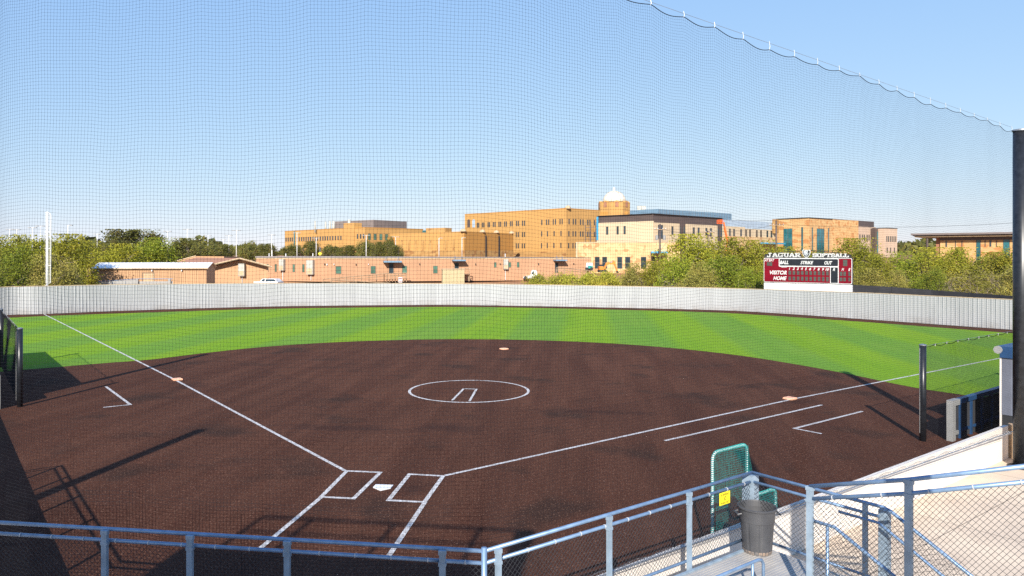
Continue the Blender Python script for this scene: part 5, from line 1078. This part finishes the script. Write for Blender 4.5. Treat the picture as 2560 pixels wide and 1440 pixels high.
for u in (.9, ft_.L-.8): m3 = MB(); m3.tube([ft_.P(u, .38, .02), ft_.P(u, .38, -.25)], .38, 16); m3.build('wheel', M['blackm'], t_)
# excavator, boom lift, loader truck
fe = Fac(1495, 146, 1550, 146); t_ = thing('excavator', 'orange excavator with arched arm in front of the stone podium windows', 'excavator', fe.P(2, 1.4)); ex = lambda X, Y: (fe.s_(1420+X/11.636), fe.z(1520, 640+Y/11.636))
def plate(pts, o0, o1, mt, name, ff=fe, par=None):
    n_ = len(pts); m3 = MB(); m3.add([ff.P(*p, o1) for p in pts]+[ff.P(*p, o0) for p in pts], [tuple(range(n_)), tuple(range(2*n_-1, n_-1, -1))]+[(i, (i+1) % n_, n_+(i+1) % n_, n_+i) for i in range(n_)]); return m3.build(name, M[mt], par or t_)
plate([ex(905, 400), ex(1040, 400), ex(1040, 330), ex(985, 300), ex(905, 300)], -1.6, .6, 'orange', 'engine_house'); plate([ex(945, 300), ex(1060, 300), ex(1060, 400), ex(1100, 400), ex(1100, 240), ex(945, 255)], -1.4, -.2, 'glassd', 'cab')
plate([ex(1040, 360), ex(1070, 380), ex(1120, 270), ex(1190, 235), ex(1330, 240), ex(1350, 160), ex(1320, 160), ex(1270, 205), ex(1180, 175), ex(1100, 200)], -.2, .2, 'orange', 'boom')
plate([ex(1320, 150), ex(1360, 170), ex(1425, 370), ex(1450, 450), ex(1410, 430), ex(1340, 250)], -.18, .22, 'orange', 'arm'); plate([ex(1200, 175), ex(1290, 160), ex(1290, 180), ex(1205, 195)], .21, .3, 'steel', 'ram')
plate([ex(1405, 430), ex(1455, 440), ex(1465, 490), ex(1420, 500)], -.4, .4, 'blackm', 'bucket'); plate([ex(900, 405), ex(1130, 405), ex(1140, 450), ex(1130, 475), ex(900, 475), ex(890, 440)], -1.6, .7, 'blackm', 'track')
fb_ = Fac(1790, 170, 1830, 170); t_ = thing('boom_lift', 'red orange boom lift with its basket at the brown roof corner', 'lift', (*xyd(1822, 170), tz(xyd(1822, 170)))); bx = lambda X, Y: (fb_.s_(1640+X/8), fb_.z(1810, 540+Y/8))
plate([bx(1340, 130), bx(1365, 125), bx(1440, 470), bx(1420, 480)], -.2, .2, 'orange2', 'boom', fb_); plate([bx(1360, 250), bx(1390, 240), bx(1445, 480), bx(1425, 700), bx(1400, 700), bx(1415, 480)], -.35, -.21, 'orange', 'lower_boom', fb_)
m3 = MB(); q0_, q1_ = bx(1245, 150), bx(1330, 80)
for a_, b_ in (((1245, 150), (1330, 150)), ((1245, 80), (1330, 80)), ((1245, 80), (1245, 150)), ((1330, 80), (1330, 150)), ((1285, 80), (1285, 150)), ((1245, 115), (1330, 115))):
    for o in (-.8, .4): m3.tube([fb_.P(*bx(*a_), o), fb_.P(*bx(*b_), o)], .07, 4)
m3.build('basket', M['orange2'], t_); c_ = xyd(1820, 170); MB().box((*c_, tz(c_)+.9), (3.2, 2.2, 1.2)).build('chassis', M['orange'], t_)
for dx, dy in ((-1.1, -1), (1.1, -1), (-1.1, 1), (1.1, 1)): MB().tube([(c_[0]+dx, c_[1]+dy*1.0, tz(c_)+.45), (c_[0]+dx, c_[1]+dy*1.25, tz(c_)+.45)], .45, 14).build('wheel', M['blackm'], t_)
fg = Fac(1463, 149, 1483, 149); t_ = thing('utility_truck', 'small white and green utility truck beside the end of the tan building', 'truck', fg.P(.5, 1.6)); m3 = MB(); fg.box(m3, 1466, 1481.5, fg.z(1470, 664), fg.z(1470, 657), -1.8, 0); m3.build('box_body', M['white'], t_)
m3 = MB(); fg.box(m3, 1470, 1482, fg.z(1470, 671), fg.z(1470, 665.2), -1.8, .05); m3.build('green_panel', M['teal'], t_); m3 = MB(); fg.box(m3, 1465, 1469.8, fg.z(1470, 671), fg.z(1470, 664.2), -1.8, 0); m3.build('cab', M['white'], t_)
for x in (1467, 1479): MB().tube([fg.P(fg.s_(x), fg.z(1470, 672), .1), fg.P(fg.s_(x), fg.z(1470, 672), -.2)], .33, 12).build('wheel', M['blackm'], t_)
# utility poles and wires
def upole(px, d, ytop, label, arm=2.2, cans=0, yarm=None):
    q = xyd(px, d); zt_ = CZ+(HY-ytop)*d/FP; t_ = thing('utility_pole', label, 'pole', (*q, tz(q)), 'utility poles')
    MB().tube([(*q, tz(q)-.2), (*q, zt_)], [.24, .16], 10).build('pole', M['brownp'], t_, True); za = CZ+(HY-(yarm or ytop+6))*d/FP
    MB().box((*(q-FW*.3), za), (arm, .15, .16), -YAW+.15).build('cross_arm', M['wood'], t_)
    for k in (-.45, -.2, .2, .45): c_ = q-FW*.3+RT*arm*k; MB().lathe((*c_, za+.085), [(.05, 0), (.08, .1), (.04, .25)], 8).build('insulator', M['white'], t_)
    for k in range(cans):
        c_ = q-FW*.45+RT*(-.75 if k == 0 else .75); zc = CZ+(HY-600)*d/FP; MB().lathe((*c_, zc), [(.26, 0), (.28, .1), (.28, .8), (.18, .9), (.05, 1.0)], 12).build('transformer', M['padgrey'], t_)
    return q, za
u1_, z1_ = upole(1650, 148, 560, 'dark utility pole with two grey transformers in front of the cream building', 2.4, 2, 574)
u2_, z2_ = upole(1940.5, 175, 552, 'dark utility pole at the left edge of the orange stone block', 3.6, 0, 563)
u3_, z3_ = upole(1770, 180, 577, 'utility pole top poking from the treetops left of the lift', 3.0, 0, 581)
def wire(a, b, sag, label):
    pts = [np.array(a)+(np.array(b)-np.array(a))*t_/12-[0, 0, sag*4*(t_/12)*(1-t_/12)] for t_ in range(13)]; o = MB().tube(pts, .028, 4).build('power_line', M['blackm']); tag(o, label, 'cable', 'power lines')
wire((*u1_, z1_+.2), (*u3_, z3_+.2), .6, 'thin dark power line between the transformer pole and the treetop pole')
wire((*u3_, z3_+.2), (*u2_, z2_+.2), .6, 'thin dark power line from the treetop pole to the pole at the stone block')
wire(at(1806, 549, 178), (*u2_, z2_+1.2), .2, 'thick dark cable from the brown roof corner to the pole at the stone block')
wire((*u2_, z2_+.2), at(2700, 545, 150), 1.2, 'long power line from the stone block pole toward the right edge')
# lamp poles
LP = [(24, 573, 220), (42, 574, 215), (81, 569, 190), (101, 565, 185), (170, 563, 175), (197, 587, 250), (243, 585, 230), (419, 578, 200), (445, 592, 260), (468, 573, 185), (520, 589, 240), (558, 599, 270), (572, 589, 220), (591, 576, 190), (679, 587, 210), (742.5, 582, 200), (790.5, 595, 220), (915.5, 588, 200), (989, 592, 205), (1097.5, 595, 215), (1155, 594, 215)]
ords = ['first', 'second', 'third', 'fourth', 'fifth', 'sixth', 'seventh', 'eighth', 'ninth', 'tenth', 'eleventh', 'twelfth', 'thirteenth', 'fourteenth', 'fifteenth', 'sixteenth', 'seventeenth', 'eighteenth', 'nineteenth', 'twentieth', 'last']
for i, (px, y, d) in enumerate(LP):
    q = xyd(px, d); k_2 = d/FP; zt_ = CZ+(HY-y)*k_2; t_ = thing('lamp_pole', f'tall thin white lamp pole, {ords[i]} from the left in the skyline row', 'lamp post', (*q, tz(q)), 'white parking lot lamp poles')
    MB().tube([(*q, tz(q)-.3), (*q, zt_)], [.12, .08], 8).build('pole', M['white'], t_, True)
    for s_2 in ((-1, 1) if i not in (4, 19, 20) else (1,)):
        c_ = q+RT*s_2*.75; MB().box((*((q+c_)/2), zt_), (.8, .06, .06), -YAW).build('arm', M['white'], t_); MB().box((*c_, zt_-.02), (.65, .45, .16), -YAW).build('lamp_head', M['padgrey'], t_)
q = xyd(680, 170); t_ = thing('solar_light', 'solar panel on a white post on the tan building skyline', 'light', (*q, tz(q))); MB().tube([(*q, 1.5), (*q, CZ+(HY-622)*170/FP)], .12, 8).build('post', M['white'], t_); MB().box((*q, CZ+(HY-622)*170/FP), (1.2, .9, .1), 0).build('panel', M['glassd'], t_)
q = xyd(800, 175); t_ = thing('road_sign', 'yellow diamond road sign before the dark trees', 'sign', (*q, tz(q))); zc = CZ+(HY-634)*175/FP; MB().tube([(*q, 1.5), (*q, zc+1.6)], .06, 6).build('post', M['galv'], t_)
m3 = MB(); pp = [(*(q-FW*.08+RT*a_), zc+b_) for a_, b_ in ((-.45, 0), (0, -.45), (.45, 0), (0, .45))]; m3.add(pp+[tuple(np.array(p)+[FW[0]*.03, FW[1]*.03, 0]) for p in pp], [(0,1,2,3),(7,6,5,4),(0,4,5,1),(1,5,6,2),(2,6,7,3),(3,7,4,0)]); m3.build('plate', M['yellow'], t_)
# parked vans glimpsed at the bush
q = at(1332, 680, 150)
t_ = thing('parked_van', 'white van half hidden behind the pale bush, left end', 'van', (q[0], q[1], tz(q))); fv = Fac(1305, 146, 1345, 146)
plate([(fv.s_(1308), .9), (fv.s_(1343), .9), (fv.s_(1343), fv.z(1330, 680)), (fv.s_(1340), fv.z(1330, 675.5)), (fv.s_(1330), fv.z(1330, 675.5)), (fv.s_(1326), fv.z(1330, 689)), (fv.s_(1310), fv.z(1330, 691))], -1.8, 0, 'white', 'body', fv)
plate([(fv.s_(1328.5), fv.z(1330, 686)), (fv.s_(1334), fv.z(1330, 686)), (fv.s_(1335), fv.z(1330, 678)), (fv.s_(1331.5), fv.z(1330, 678))], .0, .03, 'glassd', 'window', fv)
for x in (1314, 1338): MB().tube([fv.P(fv.s_(x), 1.0, .03), fv.P(fv.s_(x), 1.0, -.2)], .34, 12).build('wheel', M['blackm'], t_)
# ------------------------------------------------------------------ people on the porch
def person(px, d, zf, label, shirt='shirt', lean=0.0, arm=.3, turn=0.0, kneel=0.0):
    q = xyd(px, d); h = -kneel; u2 = RT*math.cos(turn)+FW*math.sin(turn); fv_ = -FW*math.cos(turn)+RT*math.sin(turn)
    t_ = thing('person', label, 'person', (*q, zf), 'people on the porch')
    def J(x, y, z): p = q+u2*x+fv_*y; return (p[0], p[1], zf+max(.05, z+h))
    J_ = {}; V = []; rad_ = []
    def v(x, y, z, r): V.append(J(x, y, z)); rad_.append(r); return len(V)-1
    l = lean
    pel = v(0, 0, .92, .13); ch = v(0, l*.6, 1.25, .15); nk = v(0, l, 1.46, .06); hdn = v(0, l*1.15, 1.60, .10); hdt = v(0, l*1.2, 1.69, .085)
    E2 = [(pel, ch), (ch, nk), (nk, hdn), (hdn, hdt)]
    for s_3 in (-1, 1):
        a1_ = v(.18*s_3, l*.9, 1.38, .055); a2_ = v(.24*s_3, l+.05, 1.12, .045); a3_ = v(.14*s_3, l+arm, 1.05, .035); a4_ = v(.12*s_3, l+arm+.1, 1.05, .03); E2 += [(ch, a1_), (a1_, a2_), (a2_, a3_), (a3_, a4_)]
        l1 = v(.10*s_3, 0, .82, .085); l2 = v(.11*s_3, .04, .46, .06); l3 = v(.12*s_3, 0, .09, .045); l4 = v(.13*s_3, .16, .05, .035); E2 += [(pel, l1), (l1, l2), (l2, l3), (l3, l4)]
    me = bpy.data.meshes.new('body'); o0 = np.array([*q, zf]); me.from_pydata([tuple(np.array(p)-o0) for p in V], E2, []); ob = bpy.data.objects.new('body', me); col.objects.link(ob)
    md_ = ob.modifiers.new('s', 'SKIN'); 
    for i, r in enumerate(rad_): me.skin_vertices[0].data[i].radius = (r, r*.85)
    me.skin_vertices[0].data[0].use_root = True; sb = ob.modifiers.new('d', 'SUBSURF'); sb.levels = 1; sb.render_levels = 1; me.materials.append(M['skin']); ob.parent = t_; ob['_w'] = t_['_w'][:]
    # clothing: shirt and trousers as slightly larger shells
    sh1 = MB(); sh1.tube([J(0, 0, .88), J(0, l*.3, 1.05), J(0, l*.7, 1.3), J(0, l*.95, 1.43), J(0, l, 1.47)], [.17, .17, .20, .15, .07], 12)
    for s_3 in (-1, 1): sh1.tube([J(.14*s_3, l*.85, 1.40), J(.2*s_3, l*.9, 1.36), J(.255*s_3, l+.05, 1.12)], [.06, .075, .06], 8)
    sh1.build('shirt', M[shirt], t_, True); tr_ = MB()
    tr_.tube([J(0, 0, .97), J(0, 0, .82)], [.165, .15], 10)
    for s_3 in (-1, 1): tr_.tube([J(.10*s_3, 0, .86), J(.11*s_3, .04, .46), J(.12*s_3, 0, .1)], [.105, .08, .06], 8)
    tr_.build('trousers', M['trouser'], t_, True); MB().lathe(J(0, l*1.2-.02, 1.60), [(.10, 0), (.115, .06), (.09, .13), (.03, .165)], 12).build('hair', M['hair'], t_, True)
    return t_
dP = 146.0; zf = CZ-(684-HY)*dP/FP
fp2 = CZ-(663.5-HY)*dP/FP-1.72
person(1130.5, dP, fp2-.18, 'person in a maroon shirt at the left end of the porch rail', lean=.05)
person(1136.5, dP+.4, fp2-.28, 'person in dark clothes leaning low at the porch rail', 'trouser', lean=.22)
person(1146.5, dP, fp2, 'person in a maroon shirt, tallest at the middle of the porch', lean=.12, turn=.3)
person(1152.5, dP+.3, fp2, 'person in a maroon shirt standing under the canopy at the right of the group', lean=.08, turn=-.3)
t_ = thing('porch', 'plank porch floor under the people at the middle canopy door', 'porch', B2.P(B2.s_(1147), .8, 1)); m3 = MB(); B2.box(m3, 1110, 1168, fp2-.12, fp2, .1, 2.6); m3.build('floor', M['wood'], t_)
m3 = MB()
for x in (1112, 1138, 1166): B2.box(m3, x-.8, x+.8, .4, fp2-.12, 2.2, 2.4)
m3.build('supports', M['wood'], t_)
# ------------------------------------------------------------------ trees
def treemesh(seed, n, w_=1.0, low=.12, leaf=.16, twig=True, dens=1.0):
    """unit tree: radius 1, height 1 in its own crown space; returns trunk and crown geometry"""
    r2 = np.random.RandomState(seed); tb = MB(); tips = []
    def limb(p, d, L, r, lev):
        pts = [p]; q = p.copy(); d = d.copy()
        for k in range(4):
            d += r2.normal(0, .16, 3); d /= np.linalg.norm(d); q = q+d*L/4; pts.append(q.copy())
        tb.tube(pts, [r*(1-.14*k) for k in range(5)], 5 if lev < 2 else 3, cap=False)
        if lev >= 1: tips.append((q, lev))
        if lev < 3:
            for k in range(3 if lev else 5):
                dd = d*.55+r2.normal(0, .55, 3); dd[2] = dd[2]*.6+.12; dd /= np.linalg.norm(dd); limb(pts[2+k % 3], dd, L*(.72+.2*r2.rand()), r*.5, lev+1)
    for k in range(3):
        a = 2.1*k+r2.rand(); limb(np.array([.03*math.cos(a), .03*math.sin(a), 0]), np.array([.45*math.cos(a), .45*math.sin(a), .9]), .42, .030, 0)
    # clumps through the crown volume
    nc = 70; C = []
    while len(C) < nc:
        p = r2.uniform(-1, 1, 3); p[2] = r2.rand(); rr = math.hypot(p[0], p[1]); zz = (p[2]-low)/(1-low)
        if zz < 0: continue
        lim = (1-(max(0, zz-.35)/.65)**2.2)**.5*(.78+.22*math.sin(3*math.atan2(p[1], p[0])+seed)*1.0) if zz > .35 else .8+.2*zz/.35
        if rr < lim*.95 and (rr > lim*.45 or zz > .55 or r2.rand() < .25): C.append(p*[1, 1, .99])
    C = np.array(C); ti = r2.randint(0, nc, n); sg_ = r2.uniform(.06, .17, nc)[ti]; loc = C[ti]+r2.normal(0, 1, (n, 3))*sg_[:, None]*[1, 1, .75]
    loc[:, 2] = np.clip(loc[:, 2]*1.04, .01, 1.1)
    a = r2.normal(0, 1, (n, 3)); a /= np.linalg.norm(a, axis=1, keepdims=True); b = r2.normal(0, 1, (n, 3)); b = np.cross(a, b); b /= np.linalg.norm(b, axis=1, keepdims=True)
    return tb, loc, a, b, r2
TM = {}
def kind(key, seed, n, H, Wd, low, mt, leaf):
    tb, loc, a, b, r2 = treemesh(seed, n, low=low); sc_ = np.array([Wd/2, Wd/2, H]); loc = loc*sc_; s_4 = leaf*(.6+.8*r2.rand(n))[:, None]
    V = np.stack([loc-a*s_4, loc-b*s_4*.45, loc+a*s_4, loc+b*s_4*.45], 1).reshape(-1, 3); Fq = np.arange(4*n).reshape(-1, 4)
    tv = np.array(tb.v)*[Wd/1.5, Wd/1.5, H*.95]; ct = bpy.data.meshes.new('trunk'); ct.from_pydata(tv.tolist(), [], tb.f); ct.materials.append(M['bark'])
    cr = npmesh('crown', V, Fq, M[mt]); me = cr.data; bpy.data.objects.remove(cr); TM[key] = (ct, me, H)
kind('olive', 11, 15000, 7.0, 8.5, .06, 'leafA', .13); kind('olive2', 12, 15000, 6.6, 8.0, .04, 'leafA', .13); kind('green', 13, 16000, 7.0, 8.0, .04, 'leafB', .13); kind('green2', 17, 16000, 6.5, 8.5, .04, 'leafB', .13)
kind('grey', 14, 14000, 6.0, 7.5, .04, 'leafC', .12); kind('oak', 15, 12000, 9.0, 12.0, .22, 'leafD', .26); kind('oak2', 18, 12000, 8.0, 12.0, .2, 'leafD', .26); kind('pale', 16, 15000, 3.2, 9.0, .0, 'leafE', .10)
kind('bare', 19, 3500, 6.5, 8.0, .2, 'leafC', .10)
def tree(key, px, ytop, d, wpx, label, group, name='tree', cat='tree'):
    ct, me, H = TM[key]; q = xyd(px, d); z0_ = tz(q); h = CZ+(HY-ytop)*d/FP-z0_; wm = wpx*d/FP; base_w = {'olive': 8.5, 'olive2': 8, 'green': 8, 'green2': 8.5, 'grey': 7.5, 'oak': 12, 'oak2': 12, 'pale': 9, 'bare': 8}[key]
    t_ = thing(name, label, cat, (*q, z0_-.1), group); s_5 = wm/base_w; t_.scale = (s_5, s_5, h*.945/H); t_.rotation_euler = (0, 0, rnd.random()*6.28)
    for nm, m_5 in (('trunk', ct), ('crown', me)): o = bpy.data.objects.new(nm, m_5); col.objects.link(o); o.parent = t_
GLt = 'trees behind the left end of the fence'
for key, px, yt, d, wd, lb in (
 ('olive', -30, 597, 92, 190, 'olive yellow tree cut by the left edge of the view'), ('green', 30, 612, 80, 150, 'bright green bushy tree low at the left edge'), ('olive2', 62, 592, 97, 170, 'olive tree directly left of the foul pole'),
 ('olive', 165, 590, 98, 180, 'tall olive tree directly right of the foul pole'), ('grey', 120, 640, 80, 140, 'grey olive shrubby tree at the foot of the foul pole'), ('olive2', 215, 606, 122, 120, 'olive tree above the left end of the white shed roof'),
 ('bare', 168, 645, 84, 80, 'thin bare branched tree between the foul pole and the shed'), ('olive', 300, 612, 122, 150, 'olive tree standing behind the middle of the white shed roof'), ('green2', 385, 598, 128, 150, 'round fresh green tree behind the shed under the dark oak'),
 ('oak', 330, 577, 170, 165, 'dark flat topped oak rising highest over the left trees'), ('oak2', 288, 596, 160, 90, 'small dark oak at the left shoulder of the tall oak'), ('oak', 462, 597, 185, 85, 'dark round oak beyond the tan gabled roof, left one'),
 ('olive2', -75, 600, 85, 130, 'olive tree just past the left edge')): tree(key, px, yt, d, wd, lb, GLt)
GFt = 'dark trees on the skyline before the ochre buildings'
for i, (px, yt, d, wd) in enumerate([(515, 607, 200, 70), (560, 612, 210, 60), (624, 603, 200, 58), (668, 610, 215, 55), (735, 610, 225, 60), (780, 604, 225, 50), (828, 612, 222, 62), (872, 614, 218, 55), (915, 600, 215, 60), (948, 606, 212, 44), (975, 593, 212, 34), (990, 614, 205, 42)]):
    tree('oak' if i % 2 else 'oak2', px, yt, d, wd, f'dark green tree, {ords[i]} from the left in the row before the ochre buildings', GFt)
GR = 'trees behind the right half of the fence'
for key, px, yt, d, wd, lb in (
 ('pale', 1365, 678, 92, 130, 'pale olive low bush, left end of the hedge behind the fence'), ('pale', 1450, 674, 92, 160, 'pale olive low bush in the middle of the hedge behind the fence'), ('pale', 1530, 672, 90, 130, 'pale olive low bush below the excavator'),
 ('grey', 1585, 660, 88, 90, 'grey green shrubby tree right of the excavator'), ('olive', 1630, 655, 88, 110, 'olive tree at the foot of the transformer pole'), ('green', 1700, 640, 82, 130, 'bright green tree low beside the transformer pole'),
 ('olive', 1730, 590, 96, 190, 'tall olive tree in front of the brown recess'), ('olive2', 1815, 598, 98, 170, 'tall olive tree under the orange lift'), ('grey', 1745, 658, 78, 110, 'rounded grey green bush against the bright green tree'), ('green2', 1800, 640, 84, 160, 'bright yellow green tree in the middle of the thicket'),
 ('olive', 1885, 605, 96, 150, 'olive tree at the left shoulder of the scoreboard'), ('green', 1885, 668, 78, 120, 'low bright green tree touching the scoreboard left side'), ('olive2', 1965, 620, 98, 140, 'olive tree right behind the scoreboard left lettering'),
 ('green2', 2050, 628, 98, 130, 'olive green tree behind the scoreboard emblem'), ('olive', 2140, 600, 96, 160, 'tall bushy olive tree at the scoreboard right shoulder'), ('olive2', 2190, 640, 88, 130, 'olive tree right of the scoreboard, lower one'),
 ('grey', 2175, 672, 80, 110, 'grey shrub beside the scoreboard base above the black fence'), ('green', 2265, 632, 92, 130, 'dark green tree between the pink wing and the flat roofed building'), ('grey', 2240, 678, 76, 90, 'small grey green bush above the black fence'),
 ('olive', 2325, 622, 92, 150, 'olive tree at the lone roof column'), ('olive2', 2400, 622, 92, 160, 'broad olive tree before the stone wall'), ('bare', 2390, 668, 78, 150, 'bare branched mesquite with grey limbs before the stone building'),
 ('olive', 2480, 634, 88, 150, 'olive tree before the right part of the stone building'), ('bare', 2480, 668, 74, 150, 'bare tangled mesquite left of the tall pole'), ('olive2', 2550, 618, 86, 150, 'olive tree cut by the tall black pole'), ('grey', 2540, 668, 72, 110, 'grey green shrub hidden partly by the tall pole'),
 ('olive', 2640, 610, 84, 150, 'olive tree beyond the tall pole at the right edge'), ('green', 2330, 668, 78, 100, 'low green bush before the black fence right of the scoreboard')): tree(key, px, yt, d, wd, lb, GR)
# far woods: one mass
r3 = np.random.RandomState(5); n = 26000; th = r3.uniform(R(40), R(150), n); rr_ = r3.uniform(330, 560, n); hh_ = 5.0+(r3.rand(n)**.7)*(5.0+2.5*np.sin(th*40)+1.5*np.sin(th*97)); loc = np.c_[rr_*np.cos(th), rr_*np.sin(th), hh_]
a = r3.normal(0, 1, (n, 3)); a /= np.linalg.norm(a, axis=1, keepdims=True); b = np.cross(a, r3.normal(0, 1, (n, 3))); b /= np.linalg.norm(b, axis=1, keepdims=True); s_4 = 1.5*(.5+r3.rand(n))[:, None]
V = np.stack([loc-a*s_4, loc-b*s_4*.6, loc+a*s_4, loc+b*s_4*.6], 1).reshape(-1, 3)
o = npmesh('distant_woods', V, np.arange(4*n).reshape(-1, 4), M['leafD']); struct(o, 'stuff', 'low dark belt of far woods along the horizon')
